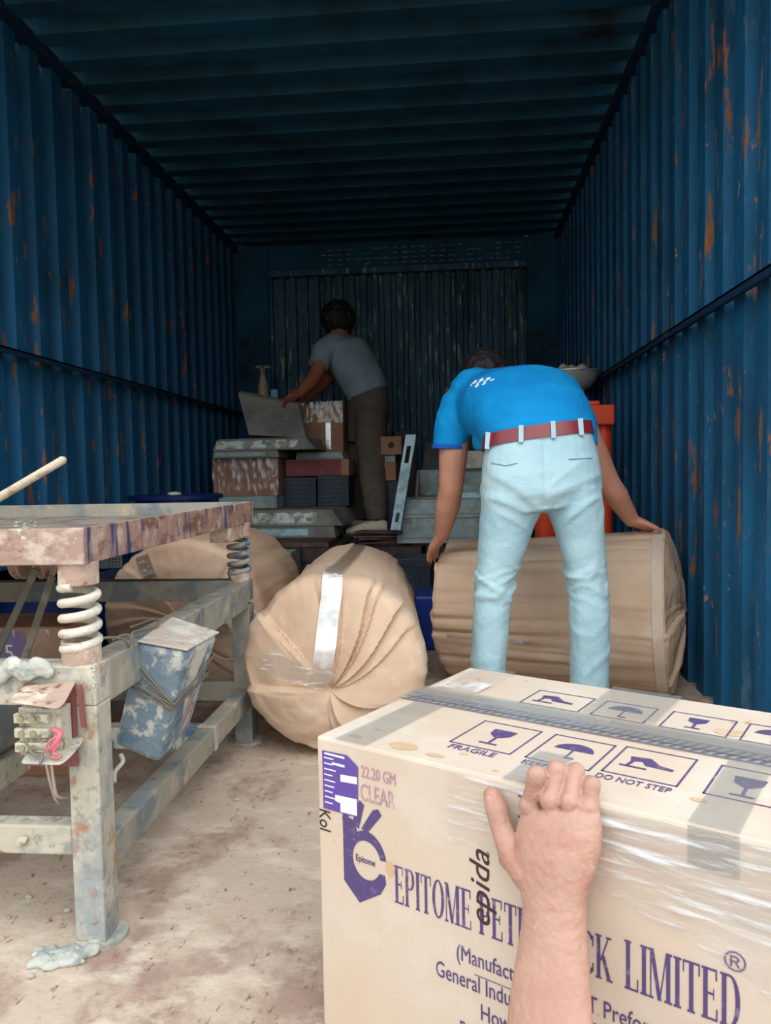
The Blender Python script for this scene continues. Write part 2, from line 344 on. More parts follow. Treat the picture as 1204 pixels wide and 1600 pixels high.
struct(finish(MB().box((XL+.24, YB-.045, 2.17), (XR-.22, YB+.06, 2.215)).b, 'trim_3', m_back, bevel=.005))
struct(finish(MB().box((XL+.24, YB, 2.215), (XR-.22, YB+.06, HC)).b, 'trim_4', m_ceil))
for i, (xx, sgn) in enumerate(((XL, 1), (XR, -1))):
    mb = MB().box((min(xx, xx+sgn*.045), Y0, 1.172), (max(xx, xx+sgn*.045), YB-.03, 1.178))
    mb.box((min(xx+sgn*.040, xx+sgn*.045), Y0, 1.155), (max(xx+sgn*.040, xx+sgn*.045), YB-.03, 1.178))
    struct(finish(mb.b, 'trim_%d' % (5+i), m_rail))
mb = MB()
for (xx, sgn) in ((XL, 1), (XR, -1)):
    x0, x1 = sorted((xx-sgn*.03, xx+sgn*.02)); mb.box((x0, Y0, HC-.045), (x1, YB, HC+.01))
struct(finish(mb.b, 'trim_7', m_rail))
for i, (xx, sgn) in enumerate(((XL, -1), (XR, 1))):
    x0, x1 = sorted((xx, xx+sgn*.055)); struct(finish(MB().box((x0, Y0-.06, 0), (x1, Y0+.01, HC+.04)).b, 'trim_%d' % (8+i), m_wall, bevel=.004))
struct(finish(MB().box((XL-.055, Y0-.06, HC), (XR+.055, Y0+.01, HC+.06)).b, 'trim_10', m_ceil, bevel=.004))
mb = MB(); rl = random.Random(3)
for r in range(4):
    for c in range(22):
        if rl.random() < .25: continue
        x = XL+.62+c*.068; z = 2.245+r*.036; wd = rl.uniform(.03, .05)
        mb.box((x, YB-.012, z), (x+wd, YB+.001, z+.005), None)
struct(finish(mb.b, 'trim_11', m_louv))
struct(finish(MB().box((-30, -30, -1.25), (30, 30, -1.2)).b, 'ground', m_ground))

# ------------------------------------------------------------------ wrapped paper rolls
class Roll:
    def __init__(s, a, b, ra, rb, seed, bulge=.03, pleat=.012, nf=13, ripple=.003, spin=0.0, endr=.03, bulgeb=None, cen=(0, 0), lump=1.0, band=0.0):
        s.a, s.b, s.ra, s.rb = Vector(a), Vector(b), ra, rb; s.cen = cen; s.band = band; s.lump = lump
        s.d = (s.b-s.a).normalized(); s.L = (s.b-s.a).length
        s.u = s.d.cross(Vector((0, 0, 1))).normalized(); s.v = s.u.cross(s.d)   # u right, v up
        rn = random.Random(seed); s.seed = seed; s.bulge = bulge; s.bulgeb = bulge if bulgeb is None else bulgeb; s.pleat = pleat; s.ripple = ripple; s.endr = endr
        an = sorted(rn.uniform(0, 2*PI) for _ in range(nf)); s.an = an
        s.amp = [rn.uniform(.4, 1.3) for _ in an]; s.spin = spin
    def fold(s, th):
        th %= 2*PI; n = len(s.an)
        for i in range(n):
            a0 = s.an[i]; a1 = s.an[(i+1) % n]
            if a1 <= a0: a1 += 2*PI
            t = th if th >= a0 else th+2*PI
            if a0 <= t < a1:
                x = (t-a0)/(a1-a0); e = min(1, (t-a0)/.05)
                return s.amp[i]*(e*(1-x)**1.0)
        return 0
    def P(s, t, th, off=0.0):
        """t in [-1,0] front face (centre to rim), [0,1] side, [1,2] back face"""
        if t <= 0: q, end = 1+t, 0
        elif t >= 1: q, end = 2-t, 1
        else: q, end = 1, None
        R = s.ra if end == 0 else s.rb if end == 1 else s.ra+(s.rb-s.ra)*t
        cs = s.seed*3.1
        wob = 1+.018*noise.noise(Vector((math.cos(th)*1.2, math.sin(th)*1.2, cs+ (t if end is None else end)*1.5)))
        if end is None:
            x = t*s.L
            rr = R*wob
            # shoulders rounded at both ends
            e0 = min(x, s.L-x)/s.endr
            if e0 < 1: rr -= s.endr*.55*(1-math.sqrt(max(0, 1-(1-e0)**2)))
            fo = math.exp(-x/.10)*s.pleat*.5*s.fold(th)+math.exp(-(s.L-x)/.10)*s.pleat*.5*s.fold(th+1)
            rp = -s.band*max(0, min(1, (t-.30)/.15))*(1-min(1, 3*abs(noise.noise(Vector((th*4.5, x*.7, cs+7))))))+s.ripple*(noise.noise(Vector((th*6, x*1.3, cs)))+.8*abs(noise.noise(Vector((th*9+x*2, x*2.2, cs+5)))))
            rr += rp + fo - s.pleat*.3 + off
            return s.a+s.d*x+(s.u*math.cos(th)+s.v*math.sin(th))*rr
        bl = s.bulge if end == 0 else s.bulgeb
        rr = (R*wob-s.endr*.55)*q + s.pleat*.5*s.fold(th+end)*q*q - s.pleat*.3*q
        tt = th+s.spin*(1-q)+end
        depth = bl*(1-q**2.2)
        depth += s.pleat*(s.fold(tt)-.4)*min(1, q*2.2)*(1.0-.35*q)
        depth += s.lump*(.005*noise.noise(Vector((math.cos(th)*q*3, math.sin(th)*q*3, cs+9)))+.002*noise.noise(Vector((math.cos(th)*q*9, math.sin(th)*q*9, cs+2))))
        depth -= bl*.30*math.exp(-(q/.10)**2)
        sgn = -1 if end == 0 else 1
        c = s.a if end == 0 else s.b
        return c+s.d*sgn*(depth+off)+(s.u*math.cos(th)+s.v*math.sin(th))*rr+(s.u*s.cen[0]+s.v*s.cen[1])*(1-q*q)
    def mesh(s, name, mat, parent, nth=288, nf=34, ns=44):
        mb = MB(); rows = []
        ts = [-1+i/nf for i in range(nf)]+[0.0]+[(i+.0)/ns for i in range(1, ns)]+[1.0]+[1+(i+1)/14 for i in range(14)]
        ts[0] = -.995; ts[-1] = 1.98
        e = s.endr/s.L
        ts = sorted(set(ts+[e*.15, e*.4, e*.75, 1-e*.15, 1-e*.4, 1-e*.75]))
        for t in ts: rows.append([s.P(t, 2*PI*k/nth) for k in range(nth)])
        mb.loft(rows)
        return finish(mb.b, name, mat, parent, smooth='auto', angle=35)
    def strip(s, name, mat, parent, path, wid, off=.002, n=60):
        """path: list of (t,th); strip of width wid along it"""
        pts = []
        for i in range(n+1):
            f = i/n*(len(path)-1); j = min(int(f), len(path)-2); f -= j
            pts.append((path[j][0]+(path[j+1][0]-path[j][0])*f, path[j][1]+(path[j+1][1]-path[j][1])*f))
        mb = MB(); prev = None
        C = [s.P(t, th, off) for t, th in pts]
        for _ in range(6): C = [C[0]]+[(C[i-1]+C[i]*2+C[i+1])/4 for i in range(1, n)]+[C[-1]]
        for i, (t, th) in enumerate(pts):
            tan = (C[min(i+1, n)]-C[max(i-1, 0)]).normalized()
            q = (1+t) if t <= 0 else (2-t if t >= 1 else 1)
            nor = (-s.d if t <= 0 else s.d if t >= 1 else (s.u*math.cos(th)+s.v*math.sin(th)))
            side = tan.cross(nor).normalized()
            cur = [mb.b.verts.new(C[i]+side*wid*k+nor*.0012) for k in (-.5, 0, .5)]
            if prev:
                for k in (0, 1): mb.b.faces.new((prev[k], prev[k+1], cur[k+1], cur[k]))
            prev = cur
        o = finish(mb.b, name, mat, parent, smooth=True)
        return o

def resting_roll(name, a, b, ra, rb, seed, label, mat, **k):
    rt = root(name, (a[0]*.5+b[0]*.5, a[1]*.5+b[1]*.5, 0), label, 'paper roll')
    R = Roll((a[0], a[1], ra+.001), (b[0], b[1], rb+.001), ra, rb, seed, **k)
    R.mesh('paper_wrap', mat, rt); return rt, R

rc, R1 = resting_roll('wrapped_roll', (-.300, 1.88, 0), (-.372, 2.86, 0), .236, .228, 4, 'large brown paper wrapped roll lying end-on in the middle with glossy tape down its face', m_kraft, pleat=.028, nf=14, spin=.30, bulge=.045, ripple=.004, endr=.06, cen=(-.01, -.05), lump=.8)
R1.strip('brown_tape', m_tapebrown, rc, [(.97, PI/2-.12), (.5, PI/2-.08), (.03, PI/2-.0)], .046, off=.004)
R1.strip('glossy_tape', m_tapeclear, rc, [(.03, PI/2-.0), (-.06, PI/2+.0), (-.5, PI/2+.08), (-.86, PI/2+.35)], .050, off=.019)
R1.strip('glossy_tape', m_film, rc, [(-.14, PI*.93), (-.5, PI*.88), (-.92, PI*.62)], .060, off=.009)
rl_, R2 = resting_roll('wrapped_roll', (-.850, 2.33, 0), (-.872, 3.05, 0), .262, .258, 9, 'big brown paper wrapped roll standing behind the rusty spring table by the left wall', m_kraftd, pleat=.014, nf=9, spin=.3, bulge=.02, ripple=.006, endr=.04)
R2.strip('brown_tape', m_tapebrown, rl_, [(.45, PI/2+.35), (.0, PI/2+.55), (-.3, PI/2+.6)], .045, off=.004)
R2.strip('glossy_tape', m_tapeclear, rl_, [(-.05, .2), (-.5, -.1), (-.8, -.8)], .07, off=.006)
rr_, R3 = resting_roll('wrapped_roll', (.682, 2.485, 0), (-.005, 2.705, 0), .262, .236, 21, 'brown paper wrapped roll lying crosswise under the bending man at the right wall', m_kraft, pleat=.016, nf=12, spin=.4, bulge=.045, ripple=.007, endr=.02, bulgeb=.02, lump=1.6, band=.010)
# edge paper band, seam tape, straps and the small white label on the crosswise roll
R3.strip('pale_end_band', m_carton, rr_, [(.032, 1.2), (.032, 3.0), (.032, 4.6)], .030, off=.003, n=90)
R3.strip('glossy_tape', m_tapeclear, rr_, [(.36, .30+PI), (.93, .22+PI)], .012, off=.006)
R3.strip('white_label', m_white, rr_, [(.66, PI-.16), (.66, PI+.05)], .030, off=.006, n=6)

# ------------------------------------------------------------------ vibrating table
LX0, LX1, FX0, FX1 = -1.365, -1.317, -.588, -.540       # left and right leg pairs
NY0, NY1, BY0, BY1 = 1.10, 1.15, 1.975, 2.025
vt = root('vibrating_table', (-.95, 1.56, 0), 'rusty steel vibrating table on coil springs, at the left side', 'table')
def leg(x0, x1, y0, y1, mat=m_steel):
    mb = MB().box((x0, y0, .006), (x1, y1, .375))
    o = finish(mb.b, 'leg', mat, vt, bevel=.003)
    p = MB().cyl(((x0+x1)/2+.006, (y0+y1)/2, 0), .040, .007)
    finish(p.b, 'foot_plate', m_steel, o)
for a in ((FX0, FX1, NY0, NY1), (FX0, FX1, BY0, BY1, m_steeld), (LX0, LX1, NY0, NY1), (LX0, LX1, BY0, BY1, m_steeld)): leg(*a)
finish(MB().box((LX0, NY0, .375), (FX1, NY1, .436)).b, 'front_rail', m_steel, vt, bevel=.003)
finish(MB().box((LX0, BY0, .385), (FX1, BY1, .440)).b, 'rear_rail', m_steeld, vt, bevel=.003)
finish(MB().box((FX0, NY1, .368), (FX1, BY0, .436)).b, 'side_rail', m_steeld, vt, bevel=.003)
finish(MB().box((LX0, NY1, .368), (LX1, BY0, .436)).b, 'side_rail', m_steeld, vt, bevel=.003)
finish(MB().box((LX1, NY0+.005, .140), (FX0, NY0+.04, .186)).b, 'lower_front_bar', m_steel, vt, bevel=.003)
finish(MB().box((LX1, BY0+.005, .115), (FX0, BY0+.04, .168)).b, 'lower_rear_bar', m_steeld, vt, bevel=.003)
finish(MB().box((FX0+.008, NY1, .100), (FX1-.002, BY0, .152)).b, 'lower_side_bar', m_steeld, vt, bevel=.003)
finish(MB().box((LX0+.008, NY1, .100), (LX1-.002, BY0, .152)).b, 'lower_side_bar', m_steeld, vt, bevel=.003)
finish(MB().box((LX1, 1.66, .100), (FX0+.01, 1.70, .150)).b, 'cross_bar', m_bluebox, vt, bevel=.003)
# the weld seam band on the lower bar
finish(MB().box((FX0+.006, 1.66, .098), (FX1+.001, 1.68, .155)).b, 'weld_collar', m_steel, vt, bevel=.002)
# tray
TX0, TX1, TY0, TY1, TZ0, TZ1 = -1.42, -.548, 1.095, 2.075, .590, .645
tray = MB().box((TX0+.004, TY0+.004, .604), (TX1-.004, TY1-.004, .612))
finish(tray.b, 'tray_floor', m_dust, vt)
finish(MB().box((TX0, TY0, TZ0), (TX1, TY0+.006, TZ1)).b, 'tray_front_lip', m_rustiron, vt, bevel=.0015)
finish(MB().box((TX0, TY1-.006, TZ0), (TX1, TY1, TZ1)).b, 'tray_back_lip', m_steeld, vt, bevel=.0015)
finish(MB().box((TX1-.006, TY0+.006, TZ0), (TX1, TY1-.006, TZ1)).b, 'tray_side_lip', m_blued, vt, bevel=.0015)
finish(MB().box((TX0, TY0+.006, TZ0), (TX0+.006, TY1-.006, TZ1)).b, 'tray_side_lip', m_rustiron, vt, bevel=.0015)
def spring_set(x, y, ms, mc):
    up = finish(MB().cyl((x, y, .556), .0300, .036).b, 'upper_cup', mc, vt, smooth='auto', bevel=.002)
    lo = MB().cyl((x, y, .434), .0295, .036, inner=.0235)
    lo.cyl((x, y, .434), .0235, .004)
    finish(lo.b, 'lower_cup', mc, vt, smooth='auto')
    n = 150; T = 4.6
    pts = [(x+.0255*math.cos(2*PI*T*i/n+1), y+.0255*math.sin(2*PI*T*i/n+1), .448+(.556-.448)*i/n) for i in range(n+1)]
    finish(MB().tube(pts, .0072, 10).b, 'coil_spring', ms, vt, smooth=True)
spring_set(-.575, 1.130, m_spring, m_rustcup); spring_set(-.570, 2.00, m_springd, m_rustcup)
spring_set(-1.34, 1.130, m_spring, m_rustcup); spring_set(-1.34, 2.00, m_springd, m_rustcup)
# corner gusset, pulleys and belts under the tray
finish(MB().box((-.60, 1.85, .553), (-.55, 2.05, .590)).b, 'tray_corner_bracket', m_rustcup, vt, bevel=.002)
shaft = finish(MB().cyl((-1.22, 1.46, .555), .010, .42, axis='X', seg=14).b, 'drive_shaft', m_steeld, vt, smooth='auto')
for px_ in (34, 72):
    c = at(px_, 888, 1.46)
    prof = [(.012, 0), (.034, 0), (.036, .003), (.028, .010), (.036, .017), (.034, .020), (.012, .020)]
    m4 = Matrix.Translation((c.x-.010, 1.46, .555)) @ Matrix.Rotation(PI/2, 4, 'Y')
    p = MB().lathe((0, 0, 0), prof, 36, m4)
    finish(p.b, 'pulley', m_rustcup, vt, smooth='auto')
for (x1_, y1_, x2_, y2_) in ((56, 890, -22, 1060), (82, 900, 38, 1030)):
    a = at(x1_, y1_, 1.42); b = at(x2_, y2_, 1.40)
    finish(MB().beam(a, b, .004, .012, up=(0, -1, 0)).b.copy() if False else MB().beam(a, b, .013, .005, up=(0, -1, 0)).b, 'drive_belt', m_belt, vt)
# motor drum low at the left
c = at(-38, 1135, 1.30)
mt = MB().cyl((c.x, 1.24, c.z), .066, .16, axis='Y', seg=40); mt.cyl((c.x, 1.20, c.z), .022, .05, axis='Y', seg=20)
finish(mt.b, 'motor_drum', m_steeld, vt, smooth='auto', bevel=.003)
finish(MB().box((c.x-.03, 1.26, c.z-.11), (c.x+.055, 1.38, c.z-.06)).b, 'motor_foot', m_steel, vt, bevel=.003)
finish(MB().box((LX1, 1.24, c.z-.125), (-.95, 1.40, c.z-.11)).b, 'motor_shelf', m_steel, vt, bevel=.002)
finish(MB().beam(at(2, 1210, 1.32), at(52, 1160, 1.42), .012, .016).b, 'shelf_strut', m_steeld, vt)
# wire mesh vent under the tray
g = MB(); p0 = at(150, 890, 1.36)
for k in range(9): g.beam((p0.x+k*.006, 1.36, .553), (p0.x+k*.006, 1.36, .590), .002, .002, up=(0, 1, 0))
for k in range(7): g.beam((p0.x, 1.36, .554+k*.006), (p0.x+.05, 1.36, .554+k*.006), .002, .002)
finish(g.b, 'vent_grille', m_mesh, vt)
# dried cement on the front rail
mb = MB()
for k in range(16):
    q = at(-6+k*5.4, 1046+5*math.sin(k*.9)+(6 if k < 3 else 0), 1.094); mb.ball(q, .012+.004*N3((k, 0, 0), .7)+(.003 if 4 < k < 14 else 0), 2, (1, .6, 1))
organic(mb, 'dried_cement_lump', m_cement, .003, vt, 3, lambda p, n: .0016*N3(p, 140))
mb = MB(); rq = random.Random(8)
for k in range(14):
    q = at(rq.uniform(142, 150), rq.uniform(1022, 1100), 1.099); mb.ball(q, rq.uniform(.001, .003), 1)
finish(mb.b, 'cement_spatter', m_cement, vt, smooth=True)
# open switch housing on the leg: back plate with curled flaps, terminals, wires
sw = bpy.data.objects.new('switch_housing', None)
def sheet(pts, wid_dir, name, mat, parent, th=.003):
    mb = MB(); W = Vector(wid_dir); prev = None
    for p in pts:
        p = Vector(p); cur = (mb.b.verts.new(p), mb.b.verts.new(p+W))
        if prev: mb.b.faces.new((prev[0], cur[0], cur[1], prev[1]))
        prev = cur
    return finish(mb.b, name, mat, parent, solid=th, smooth=True)
YS = 1.098
pT = at(122, 1064, YS)
back = finish(MB().box((pT.x-.085, YS-.004, at(60, 1195, YS).z), (pT.x-.004, YS, at(60, 1068, YS).z)).b, 'switch_back_plate', m_redrod, vt)
A = [at(118, 1062, YS), at(112, 1082, 1.07), at(100, 1100, 1.04), at(88, 1108, 1.025)]
def flap(ptsR, ptsL, name):
    mb = MB(); n = 6; rows = []
    for a, b in zip(ptsR, ptsL): rows.append([mb.b.verts.new(a.lerp(b, i/n)) for i in range(n+1)])
    for r0, r1 in zip(rows, rows[1:]):
        for i in range(n): mb.b.faces.new((r0[i], r0[i+1], r1[i+1], r1[i]))
    o = finish(mb.b, name, m_steel if 'lower' in name else m_rustcup, vt, solid=.003, smooth=True)
    md = o.modifiers.new('s', 'SUBSURF'); md.levels = md.render_levels = 2
    return o
flap([at(122, 1062, YS), at(112, 1078, 1.075), at(104, 1096, 1.045), at(92, 1109, 1.025)], [at(40, 1071, YS), at(30, 1078, 1.075), at(20, 1086, 1.045), at(14, 1098, 1.025)], 'upper_flap')
flap([at(136, 1148, YS), at(126, 1165, 1.075), at(112, 1182, 1.045), at(96, 1196, 1.025)], [at(60, 1160, YS), at(50, 1170, 1.075), at(38, 1182, 1.045), at(30, 1194, 1.025)], 'lower_flap')
tb = MB(); q0 = at(36, 1178, 1.07); q1 = at(92, 1104, 1.07)
tb.box((q0.x, 1.062, q0.z), (q1.x, 1.094, q1.z))
for k in range(3):
    z = q0.z+(q1.z-q0.z)*(.12+.30*k)
    tb.box((q0.x-.002, 1.052, z), (q1.x-.008, 1.063, z+.014))
tbo = finish(tb.b, 'terminal_block', m_term, vt, bevel=.0015)
for k in range(3):
    for j in range(2):
        z = q0.z+(q1.z-q0.z)*(.12+.30*k)+.007
        finish(MB().cyl((q0.x+.010+j*.018, 1.0485, z), .0048, .004, axis='Y', seg=14).b, 'terminal_screw', m_brass, tbo, smooth='auto')
finish(MB().box((q1.x+.001, 1.058, q0.z), (q1.x+.008, 1.09, q1.z)).b, 'terminal_side_strip', m_term, tbo, bevel=.001)
def wire(pp, r, name, mat, par, Y=None):
    pts = [at(*p) for p in pp]
    # smooth by Catmull-Rom
    out = []
    for i in range(len(pts)-1):
        p0, p1, p2, p3 = pts[max(i-1, 0)], pts[i], pts[i+1], pts[min(i+2, len(pts)-1)]
        for k in range(8):
            t = k/8; out.append(.5*((2*p1)+(p2-p0)*t+(2*p0-5*p1+4*p2-p3)*t*t+(3*p1-p0-3*p2+p3)*t**3))
    out.append(pts[-1])
    return finish(MB().tube(out, r, 8).b, name, mat, par, smooth=True)
wire([(84, 1140, 1.045), (94, 1146, 1.035), (88, 1160, 1.03), (80, 1172, 1.035)], .0045, 'pink_wire', m_pink, tbo)
wire([(96, 1142, 1.045), (90, 1150, 1.03), (76, 1160, 1.028), (72, 1174, 1.03), (84, 1184, 1.03), (96, 1182, 1.03)], .0018, 'pink_wire', m_pink, tbo)
wire([(88, 1150, 1.04), (92, 1162, 1.03), (84, 1174, 1.03), (90, 1180, 1.03)], .0022, 'pink_wire', m_pink, tbo)
wire([(40, 1160, 1.045), (52, 1178, 1.03), (66, 1180, 1.03), (62, 1194, 1.025)], .0020, 'grey_wire', m_wire, tbo)
wire([(42, 1176, 1.045), (56, 1170, 1.03), (70, 1172, 1.03), (80, 1180, 1.03)], .0020, 'grey_wire', m_wire, tbo)
finish(MB().beam(at(124, 1070, 1.090), at(131, 1136, 1.090), .006, .006).b, 'maroon_rod', m_redrod, vt)
wire([(72, 1192, 1.06), (78, 1220, 1.08), (86, 1246, 1.11), (92, 1254, 1.13)], .0022, 'hanging_cable', m_cable, vt)
wire([(80, 1192, 1.06), (84, 1222, 1.08), (90, 1244, 1.1), (108, 1246, 1.13)], .0022, 'hanging_cable', m_cable, vt)
wire([(116, 1284, 1.13), (90, 1302, 1.125), (64, 1316, 1.12), (30, 1330, 1.12)], .0034, 'hanging_cable', m_cable, vt)
wire([(188, 1178, 1.22), (192, 1190, 1.22), (180, 1206, 1.2), (179, 1222, 1.18)], .0036, 'hanging_cable', m_cable, vt)
wire([(30, 1320, 1.10), (34, 1312, 1.10), (42, 1314, 1.10)], .006, 'cable_knot', m_cable, vt)

# blue box tied against the side rail
P8 = [at(176, 1164, 1.30), at(248, 1196, 1.30), at(296, 1138, 1.44), at(222, 1130, 1.46),
      at(214, 1004, 1.26), at(292, 1018, 1.26), at(342, 990, 1.40), at(268, 966, 1.42)]
bb = root('strapped_box', (at(230, 1196, 1.36).x, 1.36, at(230, 1190, 1.36).z), 'scuffed blue metal box tied with wire to the side of the spring table', 'box')
bm_ = MB().hexa(P8)
bx = finish(bm_.b, 'box_body', m_bluebox, bb, bevel=.012)
top = MB().hexa([p.lerp(P8[4+i], .0) for i, p in enumerate([P8[4], P8[5], P8[6], P8[7]])]+[p+(P8[4+i]-P8[i]).normalized()*.004 for i, p in enumerate(P8[4:])])
finish(top.b, 'box_lid', m_boxtop, bb, bevel=.004)
def wrap_at(f, jit):
    ring = [P8[i].lerp(P8[4+i], f+jit[i]) for i in range(4)]; c = sum(ring, Vector())/4
    ring = [c+(p-c)*1.035 for p in ring]; pts = []
    for i in range(4):
        for k in range(8): pts.append(ring[i].lerp(ring[(i+1) % 4], k/8))
    pts.append(ring[0]); return pts
for f, j in ((.66, (0, -.12, -.05, .06)), (.63, (.04, -.12, -.03, .02)), (.60, (.0, -.10, -.02, .0)), (.86, (-.08, -.30, -.1, .1)), (.88, (-.02, -.33, -.1, .05))):
    finish(MB().tube(wrap_at(f, j), .0019, 6).b, 'tie_wire', m_wire, bb, smooth=True)
wire([(204, 1030, 1.26), (200, 1008, 1.22), (190, 998, 1.20), (168, 996, 1.17), (155, 1000, 1.16)], .0022, 'tie_wire', m_wire, bb)
wire([(214, 1012, 1.27), (206, 990, 1.27), (222, 984, 1.30), (246, 976, 1.34), (240, 968, 1.38), (204, 980, 1.3)], .0020, 'tie_wire', m_wire, bb)
wire([(188, 1052, 1.24), (202, 1050, 1.235), (206, 1020, 1.235), (203, 995, 1.235), (190, 993, 1.22), (176, 1000, 1.2)], .0024, 'tie_wire', m_wire, bb)
wire([(334, 1024, 1.42), (352, 1030, 1.5), (374, 1028, 1.9)], .0016, 'tie_wire', m_wire, bb)

# stick and chips on the tray, cement crumbs on the floor
sp = [Vector((-.785, 1.50, .757)), Vector((-.85, 1.485, .718)), Vector((-.93, 1.47, .671)), Vector((-1.005, 1.455, .6215))]
tag(finish(MB().tube([sp[0]+Vector((.004, 0, .003))]+sp, [.004, .0085, .0085, .009, .009], 12).b, 'wooden_stick', m_wood, smooth=True), 'pale wooden stick poking up from the left of the rusty tray', 'stick')
rg = random.Random(11)
for k in range(22):
    q = at(rg.uniform(0, 62), 806, 1.5); y = rg.uniform(1.50, 1.78); x = q.x*y/1.5+rg.uniform(-.03, .05); r = rg.uniform(.002, .006)
    b = MB().ball((x, y, .612+r*.6), r, 1, (1.2, .8, .7), Matrix.Rotation(rg.uniform(0, 3), 3, 'Z'))
    tag(finish(b.b, 'stone_chip', [m_cement, m_dust, m_steel][k % 3]), 'small pale chip in the scatter of rubble on the rusty tray', 'rubble', 'rubble chips on the tray')
mb = MB(); rg = random.Random(2)
for k in range(26):
    q = at(52+k*3.3, 1488+rg.uniform(-10, 8)-(k > 20)*10, 1.06); mb.ball((q.x, q.y+rg.uniform(-.02, .02)+(.0 if k < 20 else .03), .004), rg.uniform(.010, .019), 1, (1, 1, .55))
organic(mb, 'cement_spill', m_cement, .004, None, 2, lambda p, n: .003*N3(p, 90))
cs = bpy.data.objects['cement_spill']; tag(cs, 'flat crust of grey cement on the floor at the foot of the front table leg', 'cement')
for o_, (px_, py_) in zip(range(6), ((142, 1494), (127, 1505), (370, 1251), (105, 1425), (48, 1528), (45, 1404))):
    d = CR @ Vector(((px_-602)/F, (800-py_)/F, -1)); q = CP+d*(-.72/d.z)
    tag(finish(MB().ball((q.x, q.y, .003), .006, 1, (1.2, .8, .6)).b, 'floor_crumb', m_cement), ['pale crumb beside the cement crust under the table leg', 'pale crumb just in front of the cement crust', 'lone white crumb on the floor right of the table', 'pale crumb on the floor left of the front table leg', 'pale crumb at the left bottom of the floor below the cement crust', 'small chip on the floor under the lower front bar of the table'][o_], 'rubble')

# things under and behind the table
def carton_box(name, lo, hi, label, mat, cat='box', bevel=.003, tape=None, rot=0):
    c = Vector(((lo[0]+hi[0])/2, (lo[1]+hi[1])/2, lo[2])); h = ((hi[0]-lo[0])/2, (hi[1]-lo[1])/2, hi[2]-lo[2])
    rt = root(name, c, label, cat, rot)
    mb = MB().box((-h[0], -h[1], 0), (h[0], h[1], h[2]))
    b = finish(mb.b, 'body', mat, rt, local=True, bevel=bevel)
    if tape:
        finish(MB().box((-.025, -h[1]-.001, h[2]*.62), (.025, h[1]+.001, h[2]+.001)).b, 'parcel_tape', tape, rt, local=True)
    return rt, h
def textmesh(name, s, mat, parent, M4, size, sx=1.0, shear=0.0, depth=.0002, align='LEFT'):
    cu = bpy.data.curves.new(name, 'FONT'); cu.body = s; cu.size = size; cu.extrude = depth; cu.shear = shear; cu.align_x = align; cu.resolution_u = 3
    o = bpy.data.objects.new(name, cu); COL.objects.link(o)
    dg = bpy.context.evaluated_depsgraph_get(); dg.update()
    me = bpy.data.meshes.new_from_object(o.evaluated_get(dg)); bpy.data.objects.remove(o)
    me.transform(M4 @ Matrix.Diagonal((sx, 1, 1, 1)).to_4x4()); me.materials.clear(); me.materials.append(mat)
    t = bpy.data.objects.new(name, me); COL.objects.link(t); t.parent = parent; return t
FRONT = Matrix(((1, 0, 0, 0), (0, 0, -1, 0), (0, 1, 0, 0), (0, 0, 0, 1)))   # text plane facing -Y
cb, h = carton_box('carton', (-1.22, 1.74, 0), (-.93, 1.93, .365), 'brown film wrapped carton with purple print under the table', m_browncard, 'carton', rot=.04)
tx = .012
finish(MB().box((-.035+tx, -h[1]-.0012, .20), (.035+tx, -h[1]-.0004, .355)).b, 'purple_label', m_label, cb, local=True)
textmesh('label_digit', '5', m_white, cb, Matrix.Translation((-.020+tx, -h[1]-.0016, .285)) @ FRONT, .055)
textmesh('label_digit', '92', m_white, cb, Matrix.Translation((-.026+tx, -h[1]-.0016, .235)) @ FRONT, .045)
g = MB()
rows = [[g.b.verts.new((-h[0]-.002+2*(h[0]+.002)*i/16, -h[1]-.004-.003*abs(N3((i, j, 0), .8)), .02+.34*j/16)) for i in range(17)] for j in range(17)]
for j in range(16):
    for i in range(16): g.b.faces.new((rows[j][i], rows[j][i+1], rows[j+1][i+1], rows[j+1][i]))
finish(g.b, 'stretch_film', m_filmd, cb, local=True, smooth=True)
# blue drum behind the table
c = at(275, 773, 3.30); zt = c.z
dr = root('blue_drum', (c.x, 3.30, 0), 'tall blue plastic drum with a navy lid behind the rusty tray', 'drum')
finish(MB().lathe((c.x, 3.30, 0), [(.165, 0), (.175, .01), (.178, .20), (.184, .21), (.178, .22), (.178, .42), (.184, .43), (.178, .44), (.17, zt-.03), (.17, zt-.01)]).b, 'drum_body', m_blueplastic, dr, smooth='auto')
finish(MB().lathe((c.x, 3.30, 0), [(.19, zt-.022), (.202, zt-.018), (.204, zt-.002), (.196, zt+.002), (.188, zt-.006), (.05, zt-.008)]).b, 'drum_lid', m_navy, dr, smooth='auto')
tag(finish(MB().ball((c.x, 3.28, zt+.0045), .03, 2, (1.1, .8, .32)).b, 'crumpled_scrap', m_cloth, smooth=True), 'small white crumpled scrap on the navy drum lid', 'scrap')
cb2, h = carton_box('blue_crate', (-1.50, 2.10, 0), (-1.13, 2.45, .415), 'royal blue plastic crate on the floor behind the left of the table', m_blueplastic, 'crate')
finish(MB().box((-h[0]-.008, -h[1]-.008, h[2]-.03), (h[0]+.008, h[1]+.008, h[2])).b, 'crate_rim', m_navy, cb2, local=True, bevel=.003)

